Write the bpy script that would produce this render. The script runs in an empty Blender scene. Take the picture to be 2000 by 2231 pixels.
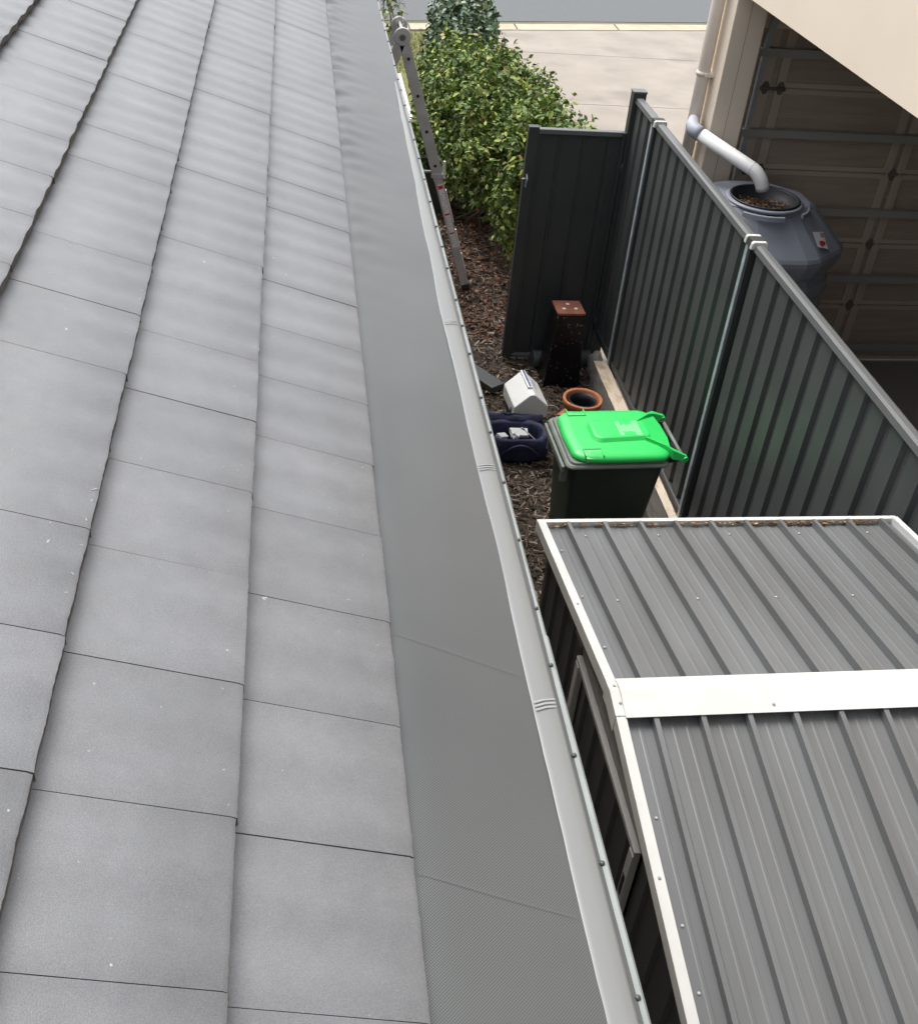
import bpy, math, random
from mathutils import Vector, Matrix, noise
random.seed(7)
R = math.radians
scn = bpy.context.scene
COL = scn.collection
# ------------------------------------------------------------------ camera
CAMH = 4.85
cam_d = bpy.data.cameras.new('camera'); cam = bpy.data.objects.new('camera', cam_d); COL.objects.link(cam)
right = Vector((0.98929493, -0.12104752, 0.08150486))
down = Vector((-0.009059, -0.60838497, -0.79359036))
fwd = Vector((0.14564848, 0.78435657, -0.60296873))
m = Matrix((right, -down, -fwd)).transposed().to_4x4()
m.translation = Vector((0, 0, CAMH))
cam.matrix_world = m
cam_d.sensor_fit = 'HORIZONTAL'; cam_d.sensor_width = 36; cam_d.lens = 42.54
cam_d.clip_start = 0.05; cam_d.clip_end = 500
scn.camera = cam
# ------------------------------------------------------------------ light
SUN_EL, SUN_AZ = R(60), R(328)      # azimuth measured clockwise from +Y
w = bpy.data.worlds.new("World"); scn.world = w; w.use_nodes = True
nt = w.node_tree; nt.nodes.clear()
out = nt.nodes.new('ShaderNodeOutputWorld'); bg = nt.nodes.new('ShaderNodeBackground')
sky = nt.nodes.new('ShaderNodeTexSky'); sky.sky_type = 'NISHITA'; sky.sun_disc = False
sky.sun_elevation = SUN_EL; sky.sun_rotation = SUN_AZ; sky.dust_density = 4.0; sky.air_density = 1.0; sky.ozone_density = 1.0
hs = nt.nodes.new('ShaderNodeHueSaturation'); hs.inputs['Saturation'].default_value = 0.26
nt.links.new(sky.outputs[0], hs.inputs['Color']); nt.links.new(hs.outputs[0], bg.inputs[0])
bg.inputs[1].default_value = 0.15
nt.links.new(bg.outputs[0], out.inputs[0])
sd = bpy.data.lights.new('sun', 'SUN'); sd.energy = 0.8; sd.angle = R(40); sd.color = (1.0, 0.98, 0.955)
so = bpy.data.objects.new('sun', sd); COL.objects.link(so)
dirv = Vector((math.sin(SUN_AZ) * math.cos(SUN_EL), math.cos(SUN_AZ) * math.cos(SUN_EL), math.sin(SUN_EL)))
so.rotation_euler = dirv.to_track_quat('Z', 'Y').to_euler()
scn.view_settings.view_transform = 'Standard'; scn.view_settings.look = 'None'
scn.view_settings.exposure = 1.05; scn.view_settings.gamma = 1.0; scn.view_settings.use_curve_mapping = False
scn.render.engine = 'CYCLES'

# ------------------------------------------------------------------ materials
def mat(name, col, rough=0.6, metal=0.0, spec=0.5, noise_s=None, noise_a=0.0, bump=0.0, bump_s=200, col2=None, scale=None,
        coat=0.0, island=None, detail=6, thr=(0.35, 0.65), bump_d=0.002):
    mt = bpy.data.materials.new(name); mt.use_nodes = True
    t = mt.node_tree; b = t.nodes['Principled BSDF']
    b.inputs['Base Color'].default_value = (*col, 1); b.inputs['Roughness'].default_value = rough
    b.inputs['Metallic'].default_value = metal; b.inputs['Specular IOR Level'].default_value = spec
    b.inputs['Coat Weight'].default_value = coat
    tc = t.nodes.new('ShaderNodeTexCoord')
    vec = tc.outputs['Object']
    if scale:
        mp = t.nodes.new('ShaderNodeMapping'); mp.inputs['Scale'].default_value = scale
        t.links.new(vec, mp.inputs['Vector']); vec = mp.outputs[0]
    colsock = None
    if noise_s:
        n = t.nodes.new('ShaderNodeTexNoise'); n.inputs['Scale'].default_value = noise_s; n.inputs['Detail'].default_value = detail
        t.links.new(vec, n.inputs['Vector'])
        r = t.nodes.new('ShaderNodeValToRGB')
        c2 = col2 if col2 else tuple(max(0, c * (1 - noise_a)) for c in col)
        r.color_ramp.elements[0].position = thr[0]; r.color_ramp.elements[1].position = thr[1]
        r.color_ramp.elements[0].color = (*c2, 1); r.color_ramp.elements[1].color = (*col, 1)
        t.links.new(n.outputs['Fac'], r.inputs[0]); colsock = r.outputs[0]
    if island:
        g = t.nodes.new('ShaderNodeNewGeometry'); r = t.nodes.new('ShaderNodeValToRGB')
        el = r.color_ramp.elements
        el[0].position = island[0][0]; el[0].color = (*island[0][1], 1)
        el[1].position = island[-1][0]; el[1].color = (*island[-1][1], 1)
        for p, c in island[1:-1]:
            e = el.new(p); e.color = (*c, 1)
        t.links.new(g.outputs['Random Per Island'], r.inputs[0]); colsock = r.outputs[0]
    if colsock: t.links.new(colsock, b.inputs['Base Color'])
    if bump:
        n2 = t.nodes.new('ShaderNodeTexNoise'); n2.inputs['Scale'].default_value = bump_s; n2.inputs['Detail'].default_value = 4
        t.links.new(vec, n2.inputs['Vector'])
        bp = t.nodes.new('ShaderNodeBump'); bp.inputs['Strength'].default_value = bump; bp.inputs['Distance'].default_value = bump_d
        t.links.new(n2.outputs['Fac'], bp.inputs['Height']); t.links.new(bp.outputs[0], b.inputs['Normal'])
    return mt

def mix_mask(mt, fac_sock, col, also_rough=None):
    """blend a second colour of the surface itself in where fac is 1"""
    t = mt.node_tree; b = t.nodes['Principled BSDF']
    mx = t.nodes.new('ShaderNodeMix'); mx.data_type = 'RGBA'
    src = b.inputs['Base Color']
    if src.is_linked: t.links.new(src.links[0].from_socket, mx.inputs[6])
    else: mx.inputs[6].default_value = src.default_value
    mx.inputs[7].default_value = (*col, 1)
    t.links.new(fac_sock, mx.inputs[0]); t.links.new(mx.outputs[2], src)

def specks(mt, scale, lo, hi, col):
    t = mt.node_tree
    tc = t.nodes.new('ShaderNodeTexCoord'); n = t.nodes.new('ShaderNodeTexNoise'); n.inputs['Scale'].default_value = scale
    n.inputs['Detail'].default_value = 2
    t.links.new(tc.outputs['Object'], n.inputs['Vector'])
    mr = t.nodes.new('ShaderNodeMapRange'); mr.inputs[1].default_value = lo; mr.inputs[2].default_value = hi
    t.links.new(n.outputs['Fac'], mr.inputs[0]); mix_mask(mt, mr.outputs[0], col)

M = {}
# painted concrete roof tile
M['tile'] = mat('roof_tile_paint', (0.143, 0.146, 0.154), 0.45, noise_s=5, col2=(0.126, 0.130, 0.136), bump=0.45, bump_s=520, spec=0.8, bump_d=0.0016, coat=0.3)
def tile_vary(mt):
    t = mt.node_tree; b = t.nodes['Principled BSDF']; b.inputs['Coat Roughness'].default_value = 0.35
    g = t.nodes.new('ShaderNodeNewGeometry'); tc = t.nodes.new('ShaderNodeTexCoord')
    n = t.nodes.new('ShaderNodeTexNoise'); n.inputs['Scale'].default_value = 420; n.inputs['Detail'].default_value = 3
    t.links.new(tc.outputs['Object'], n.inputs['Vector'])
    n2 = t.nodes.new('ShaderNodeTexNoise'); n2.inputs['Scale'].default_value = 22; n2.inputs['Detail'].default_value = 5
    t.links.new(tc.outputs['Object'], n2.inputs['Vector'])
    def mr(sock, lo, hi, a=0.0, z=1.0):
        m_ = t.nodes.new('ShaderNodeMapRange'); m_.inputs[1].default_value = a; m_.inputs[2].default_value = z
        m_.inputs[3].default_value = lo; m_.inputs[4].default_value = hi; t.links.new(sock, m_.inputs[0]); return m_.outputs[0]
    def mul(a, b_):
        m_ = t.nodes.new('ShaderNodeMath'); m_.operation = 'MULTIPLY'; t.links.new(a, m_.inputs[0]); t.links.new(b_, m_.inputs[1]); return m_.outputs[0]
    k = mul(mul(mr(g.outputs['Random Per Island'], 0.93, 1.06), mr(n.outputs['Fac'], 0.72, 1.3, 0.25, 0.75)), mr(n2.outputs['Fac'], 0.93, 1.07, 0.3, 0.7))
    vm = t.nodes.new('ShaderNodeVectorMath'); vm.operation = 'SCALE'
    src = b.inputs['Base Color'].links[0].from_socket
    t.links.new(src, vm.inputs[0]); t.links.new(k, vm.inputs['Scale']); t.links.new(vm.outputs[0], b.inputs['Base Color'])
tile_vary(M['tile'])
specks(M['tile'], 46, 0.775, 0.80, (0.42, 0.41, 0.38))
specks(M['tile'], 150, 0.775, 0.82, (0.4, 0.4, 0.39))
M['fleck'] = mat('pale_flecks', (0.36, 0.35, 0.32), 0.8, noise_s=120, col2=(0.24, 0.23, 0.21))
M['tile_edge'] = mat('tile_edge', (0.12, 0.115, 0.11), 0.8, noise_s=30, col2=(0.085, 0.065, 0.045), bump=0.8, bump_s=150)
# perforated gutter guard
def guard_mat():
    mt = mat('perforated_mesh', (0.128, 0.134, 0.135), 0.38, spec=0.7, noise_s=1.5, col2=(0.104, 0.111, 0.114))
    t = mt.node_tree; b = t.nodes['Principled BSDF']
    tc = t.nodes.new('ShaderNodeTexCoord'); mp = t.nodes.new('ShaderNodeMapping')
    mp.inputs['Rotation'].default_value = (0, 0, R(45)); mp.inputs['Scale'].default_value = (1, 1, 0)
    t.links.new(tc.outputs['Object'], mp.inputs[0])
    v = t.nodes.new('ShaderNodeTexVoronoi'); v.inputs['Scale'].default_value = 245; v.inputs['Randomness'].default_value = 0.0
    v.feature = 'F1'
    t.links.new(mp.outputs[0], v.inputs['Vector'])
    mr = t.nodes.new('ShaderNodeMapRange'); mr.inputs[1].default_value = 0.46; mr.inputs[2].default_value = 0.34
    t.links.new(v.outputs['Distance'], mr.inputs[0])
    mul = t.nodes.new('ShaderNodeMath'); mul.operation = 'MULTIPLY'; mul.inputs[1].default_value = 0.9
    t.links.new(mr.outputs[0], mul.inputs[0])
    mix_mask(mt, mul.outputs[0], (0.03, 0.032, 0.03))
    return mt
M['guard'] = guard_mat()
M['trim'] = mat('gutter_trim', (0.205, 0.212, 0.208), 0.4, spec=0.6, noise_s=3, col2=(0.2, 0.204, 0.2), scale=(6, 1, 1))
M['lip'] = mat('gutter_lip', (0.27, 0.292, 0.28), 0.38, noise_s=8, col2=(0.215, 0.237, 0.228))
M['gutter'] = mat('gutter_steel', (0.30, 0.34, 0.32), 0.4)
M['screw'] = mat('screw_head', (0.07, 0.075, 0.075), 0.45, metal=0.4)
M['seam'] = mat('seam', (0.12, 0.124, 0.124), 0.6)
M['clip'] = mat('clip_strap', (0.48, 0.49, 0.48), 0.35)
M['render_wall'] = mat('rendered_wall', (0.76, 0.655, 0.53), 0.85, noise_s=1.2, col2=(0.73, 0.625, 0.505), bump=0.3, bump_s=160)
M['house_wall'] = mat('house_wall', (0.5, 0.46, 0.4), 0.85)
M['fascia'] = mat('fascia', (0.3, 0.32, 0.31), 0.5)
# fence
M['fence'] = mat('fence_steel', (0.072, 0.078, 0.077), 0.5, spec=0.35, noise_s=2.2, col2=(0.057, 0.064, 0.064))
specks(M['fence'], 45, 0.74, 0.78, (0.2, 0.2, 0.19))
M['fence_rail'] = mat('fence_rail', (0.11, 0.114, 0.115), 0.38, spec=0.5, noise_s=6, col2=(0.12, 0.125, 0.125))
M['gate'] = mat('gate_steel', (0.043, 0.047, 0.048), 0.45, noise_s=3, col2=(0.037, 0.041, 0.042))
M['galv'] = mat('galvanised', (0.42, 0.48, 0.5), 0.5, metal=0.15, noise_s=14, col2=(0.3, 0.35, 0.37))
M['whiteband'] = mat('white_band', (0.68, 0.68, 0.63), 0.6, noise_s=30, col2=(0.5, 0.49, 0.44))
M['darkband'] = mat('dark_band', (0.03, 0.032, 0.03), 0.6)
# shed
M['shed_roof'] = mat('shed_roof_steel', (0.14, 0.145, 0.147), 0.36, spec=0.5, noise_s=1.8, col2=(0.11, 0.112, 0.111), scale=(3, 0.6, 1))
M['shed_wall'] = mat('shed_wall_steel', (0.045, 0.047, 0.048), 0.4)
M['white'] = mat('white_flashing', (0.64, 0.635, 0.61), 0.42, noise_s=5, col2=(0.56, 0.55, 0.52), detail=9)
M['taupe'] = mat('taupe_steel', (0.2, 0.195, 0.185), 0.5, noise_s=10, col2=(0.17, 0.165, 0.155))
M['frame_grey'] = mat('door_frame_grey', (0.36, 0.35, 0.33), 0.45)
M['black'] = mat('black', (0.01, 0.01, 0.011), 0.5)
# ground
M['mulch'] = mat('mulch', (0.095, 0.07, 0.052), 0.95, noise_s=35, col2=(0.035, 0.025, 0.018), bump=1.0, bump_s=60, bump_d=0.02)
M['chips'] = mat('wood_chips', (0.1, 0.07, 0.05), 0.9, island=[(0, (0.035, 0.024, 0.017)), (0.4, (0.09, 0.062, 0.045)), (0.75, (0.19, 0.14, 0.10)), (1.0, (0.42, 0.36, 0.29))])
M['redleaf'] = mat('dry_leaves', (0.1, 0.07, 0.05), 0.8, island=[(0, (0.05, 0.02, 0.012)), (0.5, (0.12, 0.045, 0.02)), (0.9, (0.2, 0.09, 0.04)), (1.0, (0.35, 0.22, 0.12))])
M['concrete'] = mat('driveway_concrete', (0.345, 0.305, 0.258), 0.9, noise_s=1.6, col2=(0.295, 0.26, 0.22), bump=0.4, bump_s=90, detail=12)
specks(M['concrete'], 1.1, 0.56, 0.72, (0.25, 0.222, 0.19))
specks(M['concrete'], 9, 0.70, 0.78, (0.24, 0.21, 0.18))
M['kerb'] = mat('kerb_concrete', (0.5, 0.43, 0.33), 0.85, noise_s=3, col2=(0.42, 0.35, 0.255))
M['asphalt'] = mat('asphalt', (0.145, 0.154, 0.156), 0.9, noise_s=60, col2=(0.105, 0.112, 0.114), bump=0.6, bump_s=120)
M['lawn'] = mat('lawn_soil', (0.22, 0.22, 0.08), 0.95, noise_s=12, col2=(0.14, 0.15, 0.05))
M['grass'] = mat('grass_blades', (0.3, 0.3, 0.1), 0.8, island=[(0, (0.1, 0.14, 0.04)), (0.6, (0.24, 0.26, 0.09)), (1, (0.42, 0.36, 0.18))])
M['earth'] = mat('far_earth', (0.2, 0.19, 0.12), 0.95, noise_s=0.6, col2=(0.12, 0.14, 0.06))
# plants
M['leaf'] = mat('shrub_leaves', (0.05, 0.09, 0.03), 0.5, spec=0.3, island=[(0, (0.038, 0.075, 0.018)), (0.35, (0.085, 0.15, 0.03)), (0.65, (0.16, 0.24, 0.045)), (0.86, (0.28, 0.35, 0.06)), (0.965, (0.36, 0.38, 0.10)), (0.992, (0.34, 0.17, 0.07)), (1, (0.3, 0.11, 0.05))])
M['leaf_dark'] = mat('dark_shrub_leaves', (0.04, 0.08, 0.03), 0.4, island=[(0, (0.03, 0.06, 0.03)), (0.5, (0.055, 0.105, 0.05)), (0.85, (0.11, 0.18, 0.08)), (0.985, (0.2, 0.24, 0.1)), (1, (0.35, 0.22, 0.14))])
M['twig'] = mat('twigs', (0.16, 0.12, 0.085), 0.85, noise_s=20, col2=(0.1, 0.075, 0.05))
# objects
M['lid'] = mat('lime_lid_plastic', (0.035, 0.66, 0.13), 0.38, spec=0.5, noise_s=3, col2=(0.03, 0.60, 0.115), coat=0.1)
specks(M['lid'], 30, 0.70, 0.80, (0.12, 0.66, 0.22))
M['lid_tab'] = mat('faded_green_plastic', (0.2, 0.6, 0.26), 0.5)
M['binbody'] = mat('dark_green_plastic', (0.018, 0.038, 0.027), 0.45, noise_s=4, col2=(0.014, 0.03, 0.022))
M['binrim'] = mat('weathered_green_plastic', (0.2, 0.225, 0.19), 0.5, noise_s=8, col2=(0.15, 0.175, 0.15))
M['faded'] = mat('faded_white_print', (0.45, 0.86, 0.5), 0.5)
M['terracotta'] = mat('terracotta', (0.50, 0.19, 0.085), 0.75, noise_s=14, col2=(0.42, 0.15, 0.065))
M['pot_black'] = mat('black_pot_plastic', (0.012, 0.013, 0.016), 0.4)
M['soil'] = mat('potting_soil', (0.02, 0.017, 0.015), 0.95)
M['cool_white'] = mat('cooler_white', (0.86, 0.87, 0.85), 0.35, noise_s=6, col2=(0.8, 0.81, 0.79))
M['navy'] = mat('navy_plastic', (0.014, 0.018, 0.06), 0.45)
M['bag'] = mat('navy_canvas', (0.018, 0.022, 0.07), 0.75, noise_s=9, col2=(0.009, 0.011, 0.034), bump=0.5, bump_s=60, bump_d=0.01)
M['bluetext'] = mat('blue_print', (0.02, 0.04, 0.2), 0.5)
M['pillar'] = mat('black_enamel', (0.005, 0.005, 0.006), 0.3, spec=0.3)
specks(M['pillar'], 55, 0.70, 0.72, (0.5, 0.5, 0.5))
M['pillar_top'] = mat('red_brick_tile', (0.33, 0.125, 0.075), 0.7, noise_s=16, col2=(0.25, 0.09, 0.055))
M['greyplank'] = mat('charcoal_steel', (0.052, 0.058, 0.06), 0.5)
M['timber'] = mat('weathered_sleeper', (0.31, 0.29, 0.26), 0.9, noise_s=7, col2=(0.21, 0.195, 0.175), scale=(4, 1, 4), bump=0.6, bump_s=40, bump_d=0.006)
M['timber_top'] = mat('pale_sleeper_top', (0.64, 0.54, 0.42), 0.9, noise_s=9, col2=(0.46, 0.33, 0.2), scale=(3, 1, 3), bump=0.6, bump_s=50, bump_d=0.006, thr=(0.3, 0.5))
M['stone'] = mat('pale_stone', (0.46, 0.43, 0.4), 0.9, noise_s=12, col2=(0.33, 0.3, 0.27), bump=0.7, bump_s=30)
M['alu'] = mat('ladder_aluminium', (0.46, 0.46, 0.47), 0.45, metal=0.2, noise_s=10, col2=(0.38, 0.38, 0.39))
M['alu_dark'] = mat('hinge_metal', (0.16, 0.17, 0.18), 0.4, metal=0.6)
M['alu_light'] = mat('bright_aluminium', (0.68, 0.68, 0.66), 0.35, metal=0.3)
M['sticker'] = mat('white_sticker', (0.66, 0.66, 0.68), 0.5)
M['red'] = mat('red_print', (0.5, 0.03, 0.03), 0.5)
M['textgrey'] = mat('grey_print', (0.25, 0.25, 0.27), 0.6)
M['rubber'] = mat('rubber', (0.02, 0.022, 0.025), 0.7)
M['tank'] = mat('grey_blue_poly', (0.27, 0.29, 0.335), 0.42, noise_s=4, col2=(0.25, 0.27, 0.31))
M['tank_dark'] = mat('black_strainer', (0.022, 0.025, 0.03), 0.45)
M['pvc'] = mat('white_pvc', (0.8, 0.8, 0.78), 0.3)
M['pvc_grey'] = mat('grey_pvc', (0.38, 0.4, 0.45), 0.5)
M['downpipe'] = mat('cream_downpipe', (0.76, 0.675, 0.59), 0.45, noise_s=3, col2=(0.73, 0.645, 0.56))
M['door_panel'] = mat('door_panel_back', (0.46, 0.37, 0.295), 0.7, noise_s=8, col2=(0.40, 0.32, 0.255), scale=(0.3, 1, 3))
M['door_stile'] = mat('door_stile', (0.56, 0.46, 0.37), 0.6)
M['door_strut'] = mat('door_strut', (0.40, 0.38, 0.35), 0.5, metal=0.1)
M['hinge'] = mat('greasy_hinge', (0.16, 0.135, 0.11), 0.6, metal=0.1)
M['track'] = mat('steel_track', (0.42, 0.46, 0.48), 0.45, metal=0.2)
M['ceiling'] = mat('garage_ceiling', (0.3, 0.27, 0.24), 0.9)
M['toolwhite'] = mat('white_plastic', (0.55, 0.56, 0.55), 0.45)
M['path'] = mat('pale_slab', (0.8, 0.76, 0.68), 0.85, noise_s=4, col2=(0.72, 0.68, 0.6))

# ------------------------------------------------------------------ mesh helpers
class MB:
    def __init__(s): s.v = []; s.f = []; s.mi = []; s.sm = []
    def add(s, vs, fs, mi=0, smooth=False):
        o = len(s.v); s.v += [tuple(a) for a in vs]
        for f in fs: s.f.append(tuple(i + o for i in f)); s.mi.append(mi); s.sm.append(smooth)
    def box(s, x0, x1, y0, y1, z0, z1, mi=0, T=None, top_mi=None):
        vs = [Vector(p) for p in ((x0,y0,z0),(x1,y0,z0),(x1,y1,z0),(x0,y1,z0),(x0,y0,z1),(x1,y0,z1),(x1,y1,z1),(x0,y1,z1))]
        if T is not None: vs = [T @ p for p in vs]
        s.add(vs, [(0,3,2,1)], mi); s.v = s.v  # bottom
        o = len(s.v) - 8
        for f, k in (((4,5,6,7), mi if top_mi is None else top_mi), ((0,1,5,4), mi), ((1,2,6,5), mi), ((2,3,7,6), mi), ((3,0,4,7), mi)):
            s.f.append(tuple(i + o for i in f)); s.mi.append(k); s.sm.append(False)
    def frustum(s, lo, hi, z0, z1, mi=0, T=None, caps=True):
        """lo / hi: lists of (x, y) outlines of equal length"""
        n = len(lo); vs = [Vector((a[0], a[1], z0)) for a in lo] + [Vector((a[0], a[1], z1)) for a in hi]
        if T is not None: vs = [T @ p for p in vs]
        fs = [(i, (i+1) % n, n + (i+1) % n, n + i) for i in range(n)]
        if caps: fs += [tuple(range(n-1, -1, -1)), tuple(range(n, 2*n))]
        s.add(vs, fs, mi)
    def loft(s, rings, mi=0, smooth=True, cap0=False, cap1=False, closed=True):
        n = len(rings[0]); vs = [p for r in rings for p in r]; fs = []
        for k in range(len(rings) - 1):
            for i in range(n if closed else n - 1):
                j = (i + 1) % n
                fs.append((k*n+i, k*n+j, (k+1)*n+j, (k+1)*n+i))
        s.add(vs, fs, mi, smooth)
        o = len(s.v) - len(vs)
        if cap0: s.f.append(tuple(o + i for i in range(n-1, -1, -1))); s.mi.append(mi); s.sm.append(False)
        if cap1: s.f.append(tuple(o + (len(rings)-1)*n + i for i in range(n))); s.mi.append(mi); s.sm.append(False)
    def tube(s, pts, r, n=10, mi=0, smooth=True, caps=True):
        pts = [Vector(p) for p in pts]; rings = []
        rs = r if isinstance(r, (list, tuple)) else [r] * len(pts)
        u = None
        for i, p in enumerate(pts):
            a = pts[max(0, i-1)]; b = pts[min(len(pts)-1, i+1)]; d = (b - a).normalized()
            if u is None:
                u = d.cross(Vector((0, 0, 1)))
                if u.length < 1e-3: u = d.cross(Vector((1, 0, 0)))
            else: u = u - d * u.dot(d)
            u.normalize(); v = d.cross(u)
            rings.append([p + (u * math.cos(2*math.pi*k/n) + v * math.sin(2*math.pi*k/n)) * rs[i] for k in range(n)])
        s.loft(rings, mi, smooth, caps, caps)
    def lathe(s, prof, c, n=32, mi=0, smooth=True, sx=1.0, sy=1.0, cap0=False, cap1=False):
        rings = [[Vector((c[0] + r*sx*math.cos(2*math.pi*k/n), c[1] + r*sy*math.sin(2*math.pi*k/n), z)) for k in range(n)] for r, z in prof]
        s.loft(rings, mi, smooth, cap0, cap1)
    def prism_y(s, prof, y0, y1, mi=0):
        """closed (x,z) profile extruded along y"""
        n = len(prof); vs = [(a, y0, b) for a, b in prof] + [(a, y1, b) for a, b in prof]
        s.add(vs, [(i, (i+1) % n, n+(i+1) % n, n+i) for i in range(n)] + [tuple(range(n-1,-1,-1)), tuple(range(n,2*n))], mi)
    def prism_x(s, prof, x0, x1, mi=0):
        n = len(prof); vs = [(x0, a, b) for a, b in prof] + [(x1, a, b) for a, b in prof]
        s.add(vs, [(i, (i+1) % n, n+(i+1) % n, n+i) for i in range(n)] + [tuple(range(n-1,-1,-1)), tuple(range(n,2*n))], mi)
    def build(s, name, mats, parent=None, bevel=0.0, seg=2, fix=True):
        me = bpy.data.meshes.new(name); me.from_pydata([tuple(a) for a in s.v], [], s.f)
        if not isinstance(mats, (list, tuple)): mats = [mats]
        for q in mats: me.materials.append(q)
        for i, p in enumerate(me.polygons): p.material_index = min(s.mi[i], len(mats)-1); p.use_smooth = s.sm[i]
        if fix:
            import bmesh
            bm = bmesh.new(); bm.from_mesh(me); bmesh.ops.recalc_face_normals(bm, faces=bm.faces); bm.to_mesh(me); bm.free()
        me.update()
        o = bpy.data.objects.new(name, me); COL.objects.link(o)
        if parent: o.parent = parent
        if bevel:
            b = o.modifiers.new('bevel', 'BEVEL'); b.width = bevel; b.segments = seg; b.limit_method = 'ANGLE'; b.angle_limit = R(35)
            b.harden_normals = False
        return o

def tag(o, label=None, cat=None, group=None, kind=None):
    if label: o['label'] = label
    if cat: o['category'] = cat
    if group: o['group'] = group
    if kind: o['kind'] = kind
    return o
def empty(name, label, cat, loc=(0, 0, 0), rz=0.0, group=None):
    o = bpy.data.objects.new(name, None); COL.objects.link(o); o.location = loc; o.rotation_euler = (0, 0, rz)
    o.empty_display_size = 0.2
    return tag(o, label, cat, group)
def at(o, loc):
    """world-coordinate mesh under an Empty placed at loc: shift it back"""
    o.location = (-loc[0], -loc[1], -loc[2]); return o
def copy_part(src, parent, loc=(0,0,0)):
    c = src.copy(); COL.objects.link(c); c.parent = parent; c.location = loc; return c
def sheet(name, pts, z, mt, kind='structure'):
    mb = MB(); mb.add([(x, y, z) for x, y in pts], [tuple(range(len(pts)))]); o = mb.build(name, mt, fix=False); tag(o, kind=kind); return o
def nz(x, y=0.0, z=0.0): return noise.noise(Vector((x, y, z)))

# ------------------------------------------------------------------ setting: ground, road, kerb, driveway
SL = 0.2       # the street runs slightly askew
def ky(x, off=0.0): return 20.55 + SL * (x - 3.0) + off
sheet('ground', [(-150, -60), (160, -60), (160, 220), (-150, 220)], -0.012, M['earth'])
def gridsheet(name, x0, x1, y0, y1, nx, ny, zf, mt):
    mb = MB(); vs = [(x0+(x1-x0)*i/nx, y0+(y1-y0)*j/ny, 0) for j in range(ny+1) for i in range(nx+1)]
    vs = [(a, b, zf(a, b)) for a, b, _ in vs]
    mb.add(vs, [(j*(nx+1)+i, j*(nx+1)+i+1, (j+1)*(nx+1)+i+1, (j+1)*(nx+1)+i) for j in range(ny) for i in range(nx)], 0, True)
    return tag(mb.build(name, mt, fix=False), kind='structure')
gridsheet('garden_bed', -0.3, 2.72, -4, 14.6, 40, 220, lambda x, y: 0.0 + 0.02*nz(x*3, y*3) , M['mulch'])
sheet('lawn', [(-30, 14.4), (3.0, 14.4), (3.0, ky(3.0, -0.2)), (-30, ky(-30, -0.2))], 0.004, M['lawn'])
sheet('driveway', [(2.73, -6), (60, -6), (60, ky(60, -0.05)), (2.73, ky(2.73, -0.05))], 0.008, M['concrete'])
# kerb: flat band, rolled edge into the gutter
mb = MB()
for x in range(-60, 60, 2):
    a, b = x + 0.012, x + 1.988
    for (o0, z0), (o1, z1) in (((-0.1, 0.02), (0.3, 0.024)), ((0.3, 0.024), (0.42, -0.02)), ((0.42, -0.02), (0.75, -0.03))):
        mb.add([(a, ky(a, o0), z0), (b, ky(b, o0), z0), (b, ky(b, o1), z1), (a, ky(a, o1), z1)], [(0, 1, 2, 3)])
    mb.add([(a, ky(a, -0.1), -0.05), (b, ky(b, -0.1), -0.05), (b, ky(b, -0.1), 0.02), (a, ky(a, -0.1), 0.02)], [(0, 1, 2, 3)])
mb.build('kerb', M['kerb'], fix=False)['kind'] = 'structure'
sheet('road', [(-60, ky(-60, 0.6)), (60, ky(60, 0.6)), (60, ky(60, 9)), (-60, ky(-60, 9))], -0.004, M['asphalt'])
# control joints sawn in the driveway
mb = MB()
for yy in (10.6, 13.4, 16.4, 19.2):
    mb.box(2.8, 20, yy, yy + 0.012, 0.0085, 0.0115)
mb.build('driveway_joints', mat('joint_dirt', (0.275, 0.25, 0.22), 0.95), fix=False)['kind'] = 'structure'
# a small pale slab beside the house at the lawn's edge
mb = MB(); mb.box(1.0, 1.62, 15.2, 17.4, 0, 0.05); tag(mb.build('path', M['path'], bevel=0.01), kind='structure')

# wood chips, as loose slivers
def chips(name, n, area, mt, lmin, lmax, wf, z0=0.0, kind='stuff', dens=None, leafy=False):
    mb = MB()
    k = 0
    while k < n:
        x = random.uniform(area[0], area[1]); y = random.uniform(area[2], area[3])
        if dens and random.random() > dens(x, y): continue
        k += 1
        L = random.uniform(lmin, lmax); W = L * random.uniform(*wf); a = random.uniform(0, math.tau)
        ti = random.gauss(0, 0.25); ro = random.gauss(0, 0.5)
        T = Matrix.Translation((x, y, z0 + 0.012 + random.random()*0.02)) @ Matrix.Rotation(a, 4, 'Z') @ Matrix.Rotation(ti, 4, 'Y') @ Matrix.Rotation(ro, 4, 'X')
        if leafy:
            vs = [(-L/2, 0, 0), (0, -W/2, 0.15*W), (L/2, 0, 0), (0, W/2, 0.15*W)]
            mb.add([T @ Vector(p) for p in vs], [(0, 1, 2), (0, 2, 3)])
        else:
            h = W * 0.35; b = random.uniform(-0.2, 0.2)*L
            vs = [(-L/2, -W/2, 0), (L/2, -W/3, 0), (L/2, W/3, 0), (-L/2, W/2, 0), (-L/2+b*0.2, -W/3, h), (L/2, 0, h*0.6), (-L/2, W/3, h)]
            mb.add([T @ Vector(p) for p in vs], [(0, 1, 5, 4), (4, 5, 6), (5, 2, 3, 6), (0, 4, 6, 3), (1, 2, 5)])
    o = mb.build(name, mt, fix=False); tag(o, kind=kind); return o
ch = chips('wood_chip_mulch', 17000, (0.6, 2.66, 3.2, 12.5), M['chips'], 0.02, 0.075, (0.12, 0.4))
ch['label'] = 'brown wood chip mulch covering the side yard'
lv = chips('dry_leaf_litter', 4500, (1.0, 2.66, 8.9, 13.5), M['redleaf'], 0.03, 0.07, (0.4, 0.7), z0=0.01, leafy=True)
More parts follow.
